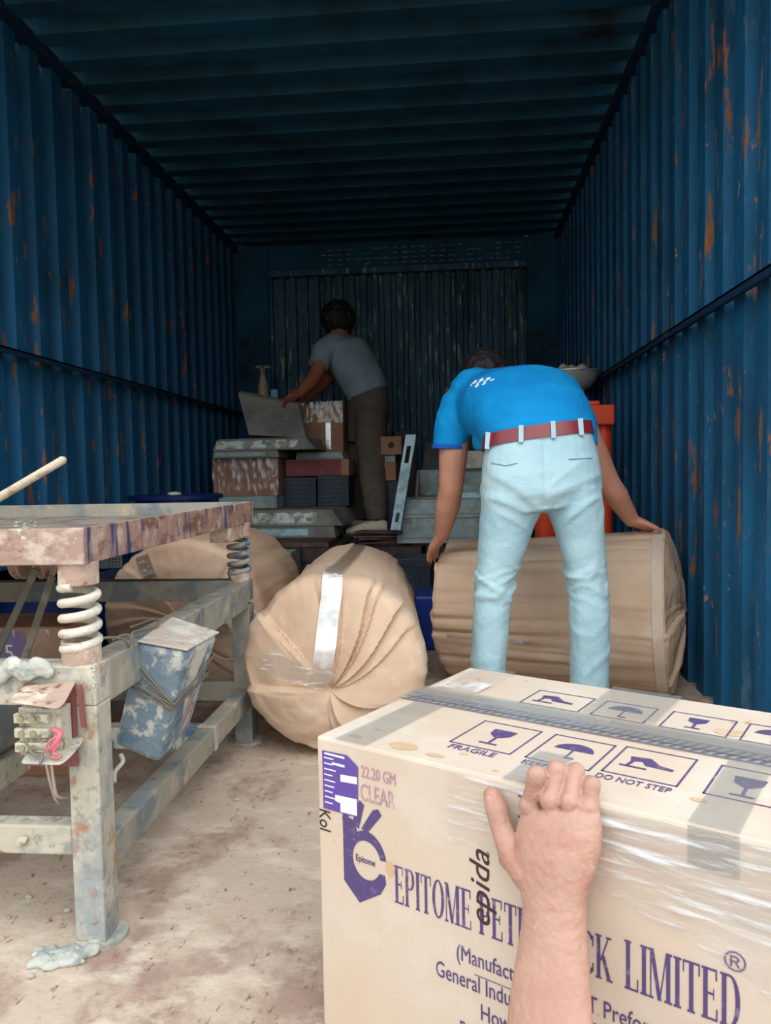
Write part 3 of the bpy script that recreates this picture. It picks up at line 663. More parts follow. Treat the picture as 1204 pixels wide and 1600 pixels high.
# ------------------------------------------------------------------ cargo in the depth of the container
def thing_box(name, lo, hi, label, mat, cat, bevel=.004, rot=0, group=None):
    c = Vector(((lo[0]+hi[0])/2, (lo[1]+hi[1])/2, lo[2])); h = ((hi[0]-lo[0])/2, (hi[1]-lo[1])/2, hi[2]-lo[2])
    o = finish(MB().box((-h[0], -h[1], 0), (h[0], h[1], h[2])).b, name, mat, local=True, bevel=bevel)
    o.location = c; o.rotation_euler = (0, 0, rot); return tag(o, label, cat, group)
def slab(name, lo, hi, label, top, edge, chamf=.02, seed=0, roughen=.0, cat='slab', rot=0):
    c = Vector(((lo[0]+hi[0])/2, (lo[1]+hi[1])/2, lo[2])); hx, hy, hz = (hi[0]-lo[0])/2, (hi[1]-lo[1])/2, hi[2]-lo[2]
    rt = root(name, c, label, cat, rot)
    b = MB().hexa([(-hx, -hy, 0), (hx, -hy, 0), (hx, hy, 0), (-hx, hy, 0), (-hx+chamf, -hy+chamf*.5, hz), (hx-chamf*2, -hy+chamf*.5, hz), (hx-chamf, hy-chamf, hz), (-hx+chamf, hy-chamf, hz)])
    finish(b.b, 'body', top, rt, local=True, bevel=.004)
    # broken pale front edge
    g = MB(); nx, nz = 60, 10; L = 2*hx*.80; rows = []
    for j in range(nz+1):
        row = []
        for i in range(nx+1):
            x = -hx+.004+L*i/nx; z = hz*(.10+.78*j/nz)
            e = min(1, min(i, nx-i)/3, min(j, nz-j)/2)
            row.append(g.b.verts.new((x+chamf*.6*(j/nz), -hy+chamf*.5*z/hz+.004-e*(.010+roughen*noise.noise(Vector((x*30, z*40, seed)))), z)))
        rows.append(row)
    for j in range(nz):
        for i in range(nx): g.b.faces.new((rows[j][i], rows[j][i+1], rows[j+1][i+1], rows[j+1][i]))
    finish(g.b, 'front_edge', edge, rt, local=True, smooth=True)
    return rt
# dark crates that make the base layer
names = ['left end', 'left of centre', 'under the standing man', 'right of centre', 'right end']
for j, y in enumerate((3.62, 4.22)):
    for i in range(4):
        x = -1.36+i*.41
        if i == 3 and j == 0: pass
        r_, h = carton_box('dark_crate', (x, y, 0), (x+.39, y+.57, .36), ['dark dusty crate in the base layer of the cargo, %s row, %s' % (('front', 'rear')[j], nm) for nm in ('leftmost', 'second from left', 'third from left', 'fourth from left')][i], m_crated, 'crate')
        for k in range(5):
            finish(MB().box((-h[0]-.002, -h[1]-.006, .03+k*.066), (h[0]+.002, -h[1], .055+k*.066)).b, 'crate_slat', m_crated, r_, local=True)
for j, y in enumerate((3.62, 4.22)):
    r_, h = carton_box('dark_crate', (.29, y, 0), (.70, y+.57, .36), 'dark dusty crate in the base layer behind the orange stand, %s row' % ('front', 'rear')[j], m_crated, 'crate')
# floorward clutter in front of the base layer
r_, h = carton_box('battery_case', (-.27, 3.36, .0), (-.10, 3.58, .335), 'blue-black battery case standing between the two near paper rolls', m_crate, 'battery case')
finish(MB().box((-h[0]-.003, -h[1]-.003, h[2]-.035), (h[0]+.003, h[1]+.003, h[2]-.02)).b, 'case_band', m_crated, r_, local=True)
thing_box('blue_tub', (-.16, 3.05, 0), (-.02, 3.30, .22), 'small blue tub on the floor between the middle and crosswise rolls', m_blueplastic, 'tub', .01)
thing_box('pale_plate', (-.90, 3.42, .0), (-.72, 3.60, .36), 'pale sheet-topped block seen between the left and middle rolls', m_concrete, 'block')
q = MB().hexa([(-.80, 3.26, .0), (-.66, 3.22, .0), (-.655, 3.24, .0), (-.795, 3.28, .0), (-.80, 3.30, .30), (-.66, 3.26, .405), (-.655, 3.28, .405), (-.795, 3.32, .30)])
tag(finish(q.b, 'metal_sheet', m_darkmetal), 'slanting black metal sheet between the left and middle paper rolls', 'sheet')
rk = random.Random(14)
for k in range(7):
    x0 = -.47+rk.uniform(-.03, .03); L = rk.uniform(.22, .30); a = rk.uniform(-.30, .35); z = .361+k*.0105
    o = finish(MB().box((-L/2, -.05, 0), (L/2, .05, .008)).b, 'thin_board', m_plank, local=True, bevel=.001)
    o.location = (x0+.14, 3.74+rk.uniform(-.02, .03), z); o.rotation_euler = (0, 0, a)
    tag(o, 'thin brown board, %s of the fanned pile behind the middle roll' % ('bottom', 'second from the bottom', 'third from the bottom', 'fourth from the bottom', 'fifth from the bottom', 'sixth from the bottom', 'topmost')[k], 'board', 'fanned boards')
thing_box('flat_board', (-1.15, 3.66, .361), (-.60, 3.98, .385), 'flat dark board under the pale slabs at the left', m_plank, 'board', .002)
thing_box('bent_offcut', (-.84, 3.64, .361), (-.62, 3.655, .372), 'narrow wooden offcut in front of the board under the slabs', m_plank, 'board', .002, rot=.25) if False else None
# left stack
slab('stone_slab', (-1.30, 3.90, .386), (-.60, 4.20, .444), 'lowest pale blue stone slab of the left cargo stack', m_slabtop, m_lightblue, .006, 1, .004)
slab('stone_slab', (-1.30, 3.93, .445), (-.565, 4.52, .531), 'thick grey slab with broken white edge, below the black crates', m_slabtop, m_rough, .03, 2, .016)
def ribbed(name, lo, hi, label):
    r_, h = carton_box(name, lo, hi, label, m_crate, 'crate')
    finish(MB().box((-h[0]-.003, -h[1]-.004, h[2]-.02), (h[0]+.003, h[1]+.003, h[2])).b, 'crate_rim', m_crate, r_, local=True, bevel=.002)
    for k in range(5): finish(MB().box((-h[0]+.01, -h[1]-.004, .02+k*.026), (h[0]-.01, -h[1], .034+k*.026)).b, 'crate_rib', m_crate, r_, local=True, bevel=.001)
    for sx_ in (-1, 1): finish(MB().box((sx_*(h[0]-.006)-.006, -h[1]-.006, 0), (sx_*(h[0]-.006)+.006, -h[1]+.004, h[2])).b, 'corner_post', m_crate, r_, local=True, bevel=.001)
ribbed('black_crate', (-.945, 4.28, .532), (-.765, 4.52, .697), 'left one of the two ribbed black crates under the maroon box')
ribbed('black_crate', (-.755, 4.28, .532), (-.580, 4.52, .702), 'right one of the two ribbed black crates, beside the standing man')
thing_box('grey_block', (-1.28, 4.12, .532), (-.955, 4.50, .600), 'grey concrete block under the film wrapped carton', m_concrete, 'block')
cw, h = carton_box('wrapped_carton', (-1.315, 4.15, .601), (-.952, 4.48, .808), 'shiny film wrapped brown carton at the left of the cargo stack', m_browncard, 'carton')
g = MB(); nx = 40
rows = [[g.b.verts.new((-h[0]-.003+2*(h[0]+.003)*i/nx, -h[1]-.003-.010*abs(N3((i, j*.35, 0), .45)), h[2]*j/20+.001)) for i in range(nx+1)] for j in range(21)]
for j in range(20):
    for i in range(nx): g.b.faces.new((rows[j][i], rows[j][i+1], rows[j+1][i+1], rows[j+1][i]))
finish(g.b, 'stretch_film', m_filmd, cw, local=True, smooth=True)
mr, h = carton_box('maroon_box', (-.935, 4.27, .7035), (-.575, 4.55, .797), 'long low box with a maroon side on top of the black crates', m_browncard, 'box')
finish(MB().box((-h[0]+.002, -h[1]-.004, .003), (h[0]-.045, -h[1], h[2]-.004)).b, 'maroon_side', m_maroon, mr, local=True, bevel=.001)
slab('stone_slab', (-.88, 4.29, .798), (-.605, 4.72, .836), 'thin dark grey slab on the maroon box', m_concrete, m_concrete, .006, 5, .002)
slab('stone_slab', (-1.30, 4.10, .809), (-.93, 4.46, .848), 'pale slab directly on the film wrapped carton', m_slabtop, m_concrete, .006, 6, .002)
slab('stone_slab', (-1.30, 4.10, .849), (-.725, 4.44, .915), 'chipped slab topping the stack, below the one being lifted', m_slabtop, m_rough, .03, 7, .016)
# the tilted slab being lifted
T = [at(388, 681, 4.16), at(478, 687, 4.16), at(466, 632, 4.27), at(371, 614, 4.27)]
T = [T[0]+Vector((0, 0, .004)), T[1]+Vector((0, 0, .006)), T[2], T[3]]
dn = Vector((0, .055, .02))
tag(finish(MB().hexa([T[0], T[1], T[1]+dn, T[0]+dn, T[3], T[2], T[2]+dn, T[3]+dn]).b, 'tilted_slab', m_slabtop, bevel=.006), 'tilted grey slab that the man in the grey shirt is lifting', 'slab')
bx2, h = carton_box('wrapped_carton', (-.875, 4.46, .837), (-.63, 4.70, 1.12), 'tall brown carton with glossy tape, between the tilted slab and the standing man', m_browncard, 'carton')
g = MB()
rows = [[g.b.verts.new((-h[0]-.003+2*(h[0]+.003)*i/24, -h[1]-.003-.014*abs(N3((i, j, 0), .5)), h[2]*(.60+.46*j/12))) for i in range(25)] for j in range(13)]
for j in range(12):
    for i in range(24): g.b.faces.new((rows[j][i], rows[j][i+1], rows[j+1][i+1], rows[j+1][i]))
finish(g.b, 'crumpled_film', m_filmd, bx2, local=True, smooth=True)
finish(MB().box((.02, -h[1]-.0025, .02), (.05, -h[1]-.0005, h[2]*.62)).b, 'glossy_tape', m_tapeclear, bx2, local=True)
carton_box('dark_carton', (-1.27, 4.83, 0), (-.98, 5.15, 1.20), 'tall dark carton behind the tilted slab at the left wall', m_darkcard, 'carton')
b0 = at(411, 615, 4.95)
bt = root('wrapped_bottle', (b0.x, 4.95, 1.20), 'slim film wrapped bottle with a splayed top, above the tilted slab', 'bottle')
finish(MB().lathe((b0.x, 4.95, 1.20), [(.034, 0), (.036, .02), (.034, .10), (.024, .14), (.014, .17), (.016, .205)], 20).b, 'bottle_body', m_bright, bt, smooth=True)
for k in range(6):
    a = k*PI/3; e = Vector((math.cos(a), math.sin(a), 0))
    c0 = Vector((b0.x, 4.95, 1.40)); finish(MB().tube([c0, c0+e*.03+Vector((0, 0, .02)), c0+e*.055+Vector((0, 0, .006))], [.008, .006, .002], 6).b, 'film_tuft', m_cloth, bt, smooth=True)
c0 = at(429, 612, 4.9)
tag(finish(MB().box((c0.x-.022, 4.88, 1.2005), (c0.x+.022, 4.92, 1.262)).b, 'striped_packet', m_paleblue, bevel=.006), 'tiny pale blue packet beside the wrapped bottle', 'packet')
# right group
slab('stone_tray', (-.27, 3.68, .372), (.27, 4.10, .492), 'lower of the two stacked pale trays behind the bending man, with a slot', m_concrete, m_concrete, .004, 11, .002)
slab('stone_tray', (-.27, 3.68, .493), (.27, 4.08, .583), 'upper closed pale tray, directly under the open tray', m_concrete, m_concrete, .006, 12, .004)
thing_box('flat_board', (-.20, 3.70, .361), (.26, 4.04, .371), 'thin board under the two pale trays', m_plank, 'board', .001)
op = root('open_tray', (.06, 3.92, .584), 'open pale teal tray on top of the stacked trays behind the bending man', 'tray')
finish(MB().box((-.17, 3.76, .584), (.27, 4.06, .592)).b, 'tray_base', m_slabtop, op)
finish(MB().box((-.17, 4.045, .592), (.27, 4.06, .725)).b, 'tray_back', m_concrete, op, bevel=.002)
finish(MB().box((.03, 3.745, .584), (.27, 3.76, .612)).b, 'tray_front', m_lightblue, op, bevel=.002)
finish(MB().hexa([(-.185, 3.76, .584), (-.17, 3.76, .584), (-.17, 4.06, .584), (-.185, 4.06, .584), (-.185, 3.80, .60), (-.17, 3.80, .60), (-.17, 4.06, .725), (-.185, 4.06, .725)]).b, 'tray_side', m_slabtop, op)
tag(finish(MB().box((.05, 4.00, .726), (.24, 4.12, .82)).b, 'folded_sheet', m_cloth, bevel=.012), 'crumpled white sheet on the open tray below the blue shirt', 'sheet')
# support for the sheet
carton_box('dark_crate', (.04, 4.10, .361), (.30, 4.40, .725), 'dark crate behind the open tray', m_crated, 'crate')
cr_, h = carton_box('dark_crate', (-.46, 4.42, .361), (-.28, 4.70, .668), 'dark crate under the small cartons right of the standing man', m_crate, 'crate')
c1, h = carton_box('small_carton', (-.435, 4.40, .669), (-.315, 4.62, .772), 'small pinkish carton on the dark crate, right of the standing man', m_browncard, 'carton', rot=-.05)
thing_box('grey_box', (-.42, 4.42, .773), (-.325, 4.62, .815), 'slim grey box between the two small cartons', m_concrete, 'box')
c2, h = carton_box('small_carton', (-.415, 4.40, .816), (-.295, 4.62, .922), 'small yellowish carton with a round spot, topping the small stack', m_browncard, 'carton', rot=.08)
finish(MB().cyl((0, -h[1]-.001, .055), .018, .0008, axis='Y', seg=20).b, 'dark_round_mark', m_plank, c2, local=True)
carton_box('small_carton', (-.36, 4.64, .361), (-.24, 4.80, .965), 'dull brown carton just behind the small carton stack', m_darkcard, 'carton', rot=.2)
# slotted angle iron leaning
a0 = at(618, 828, 3.60); a1 = at(642, 679, 3.64); a0.z = max(a0.z, .435)
dirv = (a1-a0); xv = Vector((.040, 0, .003)); yv = Vector((0, .004, 0))
ai = root('slotted_angle', a0, 'leaning pale slotted angle iron beside the standing man', 'angle iron')
g = MB(); xv2 = Vector((.050, 0, 0))
def strip_piece(t0, t1, s0, s1):
    b = a0+dirv*t0+xv2*(s0-.5); c = a0+dirv*t1+xv2*(s0-.5); d = xv2*(s1-s0)
    g.hexa([b, b+d, b+d+yv, b+yv, c, c+d, c+d+yv, c+yv])
for t0, t1, s0, s1 in ((0, .08, 0, 1), (.08, .18, 0, .3), (.08, .18, .65, 1), (.18, .70, 0, 1), (.70, .88, 0, .28), (.70, .88, .68, 1), (.88, 1, 0, 1)): strip_piece(t0, t1, s0, s1)
finish(g.b, 'slotted_flange', m_lightblue, ai)
g = MB(); b = a0+xv2*.5; g.hexa([b-Vector((.003, 0, 0)), b, b+Vector((0, .05, 0)), b+Vector((-.003, .05, 0)), a1+xv2*.5-Vector((.003, 0, 0)), a1+xv2*.5, a1+xv2*.5+Vector((0, .05, 0)), a1+xv2*.5+Vector((-.003, .05, 0))])
finish(g.b, 'side_flange', m_darkmetal, ai)
p = [at(640, 800, 4.12), at(668, 760, 4.12), at(712, 688, 4.22), at(666, 692, 4.22)]
p[0].z = .361; p[1].z = .361
dv = Vector((0, .02, 0))
tag(finish(MB().hexa([p[0], p[1], p[1]+dv, p[0]+dv, p[3], p[2], p[2]+dv, p[3]+dv]).b, 'leaning_board', m_darkmetal, bevel=.002), 'dark board leaning right of the slotted angle iron', 'board')
# orange stand
os_ = root('orange_stand', (.50, 3.24, 0), 'bright orange plastic stand behind the bending man, by the right wall', 'stand')
z0, z1 = at(935, 665, 3.2).z, at(935, 633, 3.2).z
finish(MB().box((.335, 3.17, z0), (.655, 3.31, z1)).b, 'top_beam', m_orange, os_, bevel=.008)
finish(MB().box((.37, 3.19, z1), (.60, 3.29, z1+.018)).b, 'top_cap', m_orange, os_, bevel=.006)
finish(MB().cyl((.622, 3.24, .03), .033, z0-.03, seg=28).b, 'post', m_orange, os_, smooth='auto')
finish(MB().cyl((.385, 3.24, .03), .045, z0-.03, seg=28).b, 'post', m_orange, os_, smooth='auto')
finish(MB().box((.33, 3.10, 0), (.67, 3.38, .03)).b, 'base_plate', m_orange, os_, bevel=.005)
finish(MB().box((.40, 3.225, .40), (.60, 3.255, .52)).b, 'cross_panel', m_orange, os_, bevel=.004)
# bowl on boxes at the right
zb = at(900, 604, 3.9).z
carton_box('dark_carton', (.46, 3.78, .361), (.655, 4.06, 1.05), 'tall dark carton under the steel bowl by the right wall', m_darkcard, 'carton')
thing_box('wooden_block', (.50, 3.80, 1.051), (.64, 4.00, 1.100), 'small wooden block under the steel bowl', m_browncard, 'block')
bw = root('steel_bowl', (.60, 3.91, 1.101), 'shiny steel bowl behind the bending man by the right wall', 'bowl')
finish(MB().lathe((.60, 3.91, 1.101), [(.05, 0), (.085, .012), (.118, .055), (.128, .088), (.137, .092), (.137, .096), (.126, .094), (.112, .056), (.08, .016), (.02, .008)], 48).b, 'bowl_body', m_chrome, bw, smooth='auto')
mb = MB(); rb_ = random.Random(4)
for k in range(14): mb.ball((.60+rb_.uniform(-.055, .055), 3.90+rb_.uniform(-.045, .045), 1.190+rb_.uniform(-.005, .02)), rb_.uniform(.018, .030), 2)
cl = organic(mb, 'crumpled_cloth', m_cloth, .006, None, 2, lambda p, n: .006*N3(p, 60)); tag(cl, 'crumpled pale cloth inside the steel bowl', 'cloth')
carton_box('dark_carton', (-.03, 4.80, 0), (.22, 5.05, 1.15), 'tall dark carton behind the left shoulder of the bending man', m_darkcard, 'carton')
carton_box('small_carton', (-.035, 4.82, 1.151), (.12, 5.0, 1.235), 'small brown carton peeking above the left shoulder of the bending man', m_browncard, 'carton')

# ------------------------------------------------------------------ people
def ell(c, U, V, n=28, k=2.0):
    c, U, V = Vector(c), Vector(U), Vector(V); r = []
    for i in range(n):
        a = 2*PI*i/n; x, y = math.cos(a), math.sin(a)
        r.append(c+U*(math.copysign(abs(x)**(2/k), x))+V*(math.copysign(abs(y)**(2/k), y)))
    return r
def ring(c, ax, right, a, b, k=2.2, n=28):
    ax = Vector(ax).normalized(); r = Vector(right); r = (r-ax*r.dot(ax)).normalized(); f = ax.cross(r)
    return ell(c, r*a, f*b, n, k)
def lring(px0, px1, py, Y, dep, k=2.2, tilt=(0, 0, 1)):
    """ring whose silhouette spans px0..px1 at row py and distance Y"""
    a, b = at(px0, py, Y), at(px1, py, Y); c = (a+b)/2
    return ring(c, tilt, b-a, (b-a).length/2, dep, k)

def hand_mb(mb, wrist, mid, side, nrm, size, curl=.5, thumb=1, spread=.16):
    """append a hand: wrist point, direction to the knuckles, side axis (towards the thumb), palm normal"""
    w_ = Vector(wrist); d = Vector(mid).normalized(); s_ = Vector(side); s_ = (s_-d*s_.dot(d)).normalized(); nn = d.cross(s_).normalized()
    if nn.dot(Vector(nrm)) < 0: nn = -nn
    L = size
    # palm
    rings = []
    for t, a, b in ((-.02, .17, .12), (.15, .20, .13), (.34, .24, .12), (.50, .24, .10)):
        rings.append(ell(w_+d*L*t, s_*a*L, nn*b*L, 16, 2.4))
    mb.loft(rings)
    for i, (o, ln, bd) in enumerate(((.17, .44, 0), (.06, .50, 0), (-.06, .46, 0), (-.17, .36, 0))):
        p = w_+d*L*.48+s_*o*L; dr = (d+s_*o*spread*3).normalized(); pts = [p]; r = [.058*L, .055*L, .048*L, .040*L]
        for q in range(3):
            dr = (dr+nn*curl*(.5+.25*q)).normalized(); p = p+dr*ln*L*(.42, .33, .25)[q]; pts.append(p)
        mb.chain(pts, r, 8)
    p = w_+d*L*.12+s_*.16*L; dr = (d*.7+s_*.8).normalized(); pts = [p]
    for q in range(3):
        p = p+dr*L*(.20, .16, .12)[q]; dr = (dr+d*.4+nn*curl*.5).normalized(); pts.append(p)
    mb.chain(pts, [.085*L, .068*L, .058*L, .045*L], 8)

# --- bending man in the blue shirt
P2 = root('person', (.24, 2.10, 0), 'man bending in bright blue shirt and pale trousers, hands on the crosswise roll', 'person')
ls, le, lw = at(712, 650, 2.42), at(704, 765, 2.42), at(691, 834, 2.50)
rs, re, rw = at(903, 660, 2.40), at(950, 755, 2.40), at(986, 812, 2.44)
headc = at(757, 598, 2.66)
body = MB()
spine = [Vector((.24, 2.12, .77)), Vector((.225, 2.22, .85)), Vector((.20, 2.35, .90)), Vector((.185, 2.46, .925))]
body.chain(spine, [.085, .085, .10, .085])
body.chain([spine[3], Vector((.15, 2.56, .95)), headc], [.07, .052, .055])
body.ball(headc, .088, 3, (.86, 1.0, 1.12)); body.ball(headc+Vector((-.01, .055, -.035)), .052, 2, (1, 1, 1.1))
body.ball(headc+Vector((-.01, .10, -.012)), .013, 2, (1, 1, 1.5))
for sx_ in (-1, 1): body.ball(headc+Vector((sx_*.078, .005, -.01)), .020, 2, (.5, .8, 1.2))
body.chain([ls, ls.lerp(le, .5), le, le.lerp(lw, .35), lw], [.050, .046, .038, .040, .025])
body.chain([rs, rs.lerp(re, .5), re, re.lerp(rw, .35), rw], [.050, .044, .036, .037, .024])
body.chain([Vector((.10, 2.44, .92)), ls], [.07, .052]); body.chain([Vector((.28, 2.44, .92)), rs], [.07, .052])
hand_mb(body, lw, (at(674, 862, 2.56)-lw), (.5, .9, .2), (.3, .1, -1), .14, .30)
hand_mb(body, rw, (at(1018, 826, 2.48)-rw), (-.2, -1, .2), (.1, 0, -1), .14, .30)
# legs under the trousers
lh, lk, la = at(800, 750, 2.10), at(772, 915, 2.10), Vector((at(760, 1075, 2.13).x, 2.13, .09))
rh, rk_, ra_ = at(892, 750, 2.10), at(918, 915, 2.10), Vector((at(920, 1075, 2.13).x, 2.13, .09))
body.chain([spine[0], lh, lk, la], [.085, .060, .036, .030]); body.chain([spine[0], rh, rk_, ra_], [.085, .060, .036, .030])
organic(body, 'body', m_skin, .0048, P2, 3)
def folds(p, n):
    k = .004*N3((p.x*9, p.y*6, p.z*16), 1)+.002*N3((p.x*22, p.y*14, p.z*34), 1, 3)
    return k
# shirt
sh = MB(); R_ = Vector((1, 0, .04))
def sr(c, ax, a, b, rt=R_, k=2.3): return ring(c, ax, rt, a, b, k, 32)
sh.loft([sr((.243, 2.130, .770), (-.04, .10, 1), .150, .098, k=2.5),
         sr((.238, 2.145, .815), (-.04, .32, .9), .158, .102, k=2.5),
         sr((.226, 2.215, .862), (-.06, .82, .55), .168, .110),
         sr((.208, 2.300, .905), (-.10, .95, .28), .178, .118),
         sr((.184, 2.400, .922), (-.12, .98, .15), .176, .114),
         sr((.172, 2.480, .930), (-.15, .98, .10), .180, .100),
         sr((.158, 2.540, .940), (-.15, .98, .15), .120, .078),
         sr((.150, 2.575, .952), (-.15, .95, .25), .066, .060)])
sl = at(703, 700, 2.425); sR = at(926, 700, 2.40)
sh.chain([Vector((.08, 2.43, .945)), at(724, 636, 2.43), at(708, 665, 2.425)], [.095, .074, .062])
sh.tube([at(714, 648, 2.428), at(707, 675, 2.425), sl], [.063, .058, .056], 24)
sh.chain([Vector((.29, 2.42, .93)), at(884, 652, 2.42), at(904, 668, 2.41)], [.085, .062, .054])
sh.tube([at(900, 655, 2.41), at(912, 675, 2.405)], [.058, .050], 24)
# loose front of the shirt hanging under the belly at the left
sh.loft([ell(at(768, 668, 2.28), (.055, 0, 0), (0, .09, 0), 20), ell(at(762, 690, 2.28), (.046, 0, 0), (0, .08, 0), 20), ell(at(757, 704, 2.28), (.030, 0, 0), (0, .06, 0), 20)])
organic(sh, 'blue_shirt', m_shirt, .0055, P2, 5, folds)
cu = finish(MB().tube([sl+Vector((0, 0, .010)), sl+Vector((-.0008, 0, -.004))], [.0575, .0570], 28).b, 'sleeve_cuff', m_cuff, P2, smooth='auto', bevel=.002)
# collar print
for i_, (dx, dz) in enumerate(((0, 0), (.016, .003), (.030, .004), (.044, .003), (.058, .002))):
    pass
# trousers
seat = []
for x0, x1, y, Y, dp in ((759, 922, 674, 2.136, .096), (757, 925, 690, 2.130, .100), (752, 930, 712, 2.120, .104), (748, 936, 745, 2.105, .110), (748, 939, 775, 2.100, .108), (751, 940, 800, 2.100, .092)):
    seat.append(lring(x0, x1, y, Y, dp+.004, 2.5, (-.10, .10, 1)))
pt = MB().loft(seat)
def legloft(rows):
    pt.loft([lring(x0, x1, y, Y, dp, 2.25) for x0, x1, y, Y, dp in rows])
legloft([(752, 846, 760, 2.10, .098), (750, 844, 800, 2.10, .092), (747, 828, 840, 2.105, .082), (744, 812, 880, 2.105, .072), (740, 802, 915, 2.10, .066), (738, 796, 960, 2.095, .062), (736, 792, 1010, 2.10, .060), (735, 789, 1052, 2.11, .058), (735, 788, 1085, 2.12, .058), (736, 788, 1104, 2.125, .058)])
legloft([(848, 939, 760, 2.10, .098), (856, 942, 800, 2.10, .092), (870, 943, 840, 2.105, .082), (880, 945, 880, 2.105, .072), (886, 950, 915, 2.10, .066), (889, 952, 960, 2.095, .062), (890, 952, 1010, 2.10, .060), (890, 951, 1052, 2.11, .058), (890, 950, 1085, 2.12, .058), (891, 950, 1108, 2.125, .058)])
zk = lk.z
def pfold(p, n):
    side = 1 if p.x < .24 else -1
    k = .003*N3((p.x*10, p.y*6, p.z*8), 1)
    def ridge(q, sc, o): return 1-min(1, abs(noise.noise(Vector((q[0]*sc, q[1]*sc, q[2]*sc+o))))*4)
    kn = math.exp(-((p.z-(zk+.005))/.050)**2)
    k += kn*(.009*ridge((p.x*.35+side*p.z*.25, p.y*.4, p.z+side*p.x*.45), 17, 3)+.006*ridge((p.x*.5, p.y*.5, p.z-side*p.x*.3), 30, 9)-.004)
    st = math.exp(-((p.z-.655)/.085)**2)
    k += st*(.007*ridge((p.x*.30, p.y*.4, p.z-abs(p.x-.24)*.7), 15, 5)-.003)
    lo = max(0, 1-abs(p.z-.18)/.20)
    k += lo*(.005*ridge((p.x*.6, p.y*.4, p.z*.7+side*p.x*.3), 14, 1)-.002)
    cx = (at(845, 740, 2.1).x); k -= .005*math.exp(-((p.x-cx)/.008)**2)*(1 if .62 < p.z < .80 else 0)
    return k
tro = organic(pt, 'trousers', m_pants, .0055, P2, 5, pfold)
# belt with loops
def beltring(off, x0, x1, yL, yR, Y, dep):
    a, b = at(x0, yL, Y), at(x1, yR, Y); c = (a+b)/2; d = b-a
    return ring(c, (-.11, .10, 1), d, d.length/2+off, dep+off, 2.5, 48)
lo_r = beltring(.007, 755, 924, 701, 683, 2.130, .104); up_r = beltring(.007, 757, 921, 683, 662, 2.137, .104)
mb = MB(); inn = beltring(-.006, 755, 924, 701, 683, 2.130, .102); inn2 = beltring(-.006, 757, 921, 684, 663, 2.137, .101)
mb.loft([inn, lo_r, up_r, inn2, inn], cap=False); bmesh.ops.remove_doubles(mb.b, verts=mb.b.verts, dist=1e-6)
finish(mb.b, 'leather_belt', m_beltl, P2, smooth='auto')
lo2 = beltring(.010, 755, 924, 705, 687, 2.130, .105); up2 = beltring(.010, 757, 921, 681, 660, 2.137, .105)
def loop_at(pxx, wdt):
    # nearest back-facing ring sample
    best = min(range(48), key=lambda i: (abs(((CR.transposed() @ (lo2[i]-CP)).x/-(CR.transposed() @ (lo2[i]-CP)).z)*F+602-pxx)+(1000 if lo2[i].y > 2.13 else 0)))
    a, b = lo2[best], up2[best]
    o = finish(MB().beam(a, b, wdt, .004, up=(0, -1, 0)).b, 'belt_loop', m_pants, P2, bevel=.001)
for pxx in (762, 812, 864, 912): loop_at(pxx, .013)
# back pocket seams
for pts in (((768, 724), (790, 728), (808, 724)), ((888, 718), (905, 717), (924, 716))):
    P_ = []
    for (x, y) in pts: P_.append(at(x, y, 2.001))
    # drop onto trousers surface by ray cast from the camera side
    mw = world_of(P2).inverted(); Q = []
    for (x, y) in [(pts[0][0]+(pts[1][0]-pts[0][0])*t/6, pts[0][1]+(pts[1][1]-pts[0][1])*t/6) for t in range(7)]+[(pts[1][0]+(pts[2][0]-pts[1][0])*t/6, pts[1][1]+(pts[2][1]-pts[1][1])*t/6) for t in range(1, 7)]:
        o_ = mw @ CP; d_ = (at(x, y, 2)-CP).normalized()
        hit, loc, nor, _ = tro.ray_cast(o_, d_)
        if hit: Q.append(world_of(P2) @ (loc+nor*.0003))
    if len(Q) > 3: finish(MB().tube(Q, .0016, 6).b, 'pocket_seam', M('seam', srgb(110, 140, 150), rough=.9), P2, smooth=True)
# white lettering near the collar and shoes
shirt = [c for c in COL.objects if c.name == 'blue_shirt'][0]
def on_surface(o, par, x, y):
    mw = world_of(par); o_ = mw.inverted() @ CP; d_ = (at(x, y, 2)-CP).normalized()
    hit, loc, nor, _ = o.ray_cast(o_, d_)
    return (mw @ loc, nor) if hit else (None, None)
mb = MB()
for k, (x, y) in enumerate(((737, 601), (742, 597), (747, 599), (752, 594), (758, 596), (763, 592), (769, 594), (745, 603), (756, 600))):
    p_, n_ = on_surface(shirt, P2, x, y)
    if p_ is None: continue
    t_ = n_.cross(Vector((0, 1, 0))).normalized() if abs(n_.y) < .9 else Vector((1, 0, 0))
    mb.beam(p_+n_*.001-t_*.006, p_+n_*.001+t_*.006, .012 if k % 2 else .006, .0015, up=n_)
finish(mb.b, 'white_back_print', m_white, P2)
for ax_, px_ in ((la, 0), (ra_, 1)):
    s_ = MB(); s_.loft([ell((ax_.x, ax_.y-.055, .028), (.034, 0, 0), (0, 0, .026), 20), ell((ax_.x, ax_.y-.02, .036), (.040, 0, 0), (0, 0, .034), 20), ell((ax_.x, ax_.y+.05, .030), (.045, 0, 0), (0, 0, .028), 20), ell((ax_.x, ax_.y+.11, .022), (.042, 0, 0), (0, 0, .020), 20), ell((ax_.x, ax_.y+.145, .016), (.026, 0, 0), (0, 0, .012), 20)])
    organic(s_, 'shoe', m_darkmetal, .005, P2, 2)
# hair
hb = MB(); hb.ball(headc+Vector((0, -.008, .012)), .096, 3, (.88, .98, 1.08))
organic(hb, 'hair', m_hair, .005, P2, 1, lambda p, n: Vector(p)+ (Vector(n)*(.003+.006*N3(p, 55))) if p.y < headc.y+.045 or p.z > headc.z+.05 else Vector(p)+(headc-Vector(p))*.25)

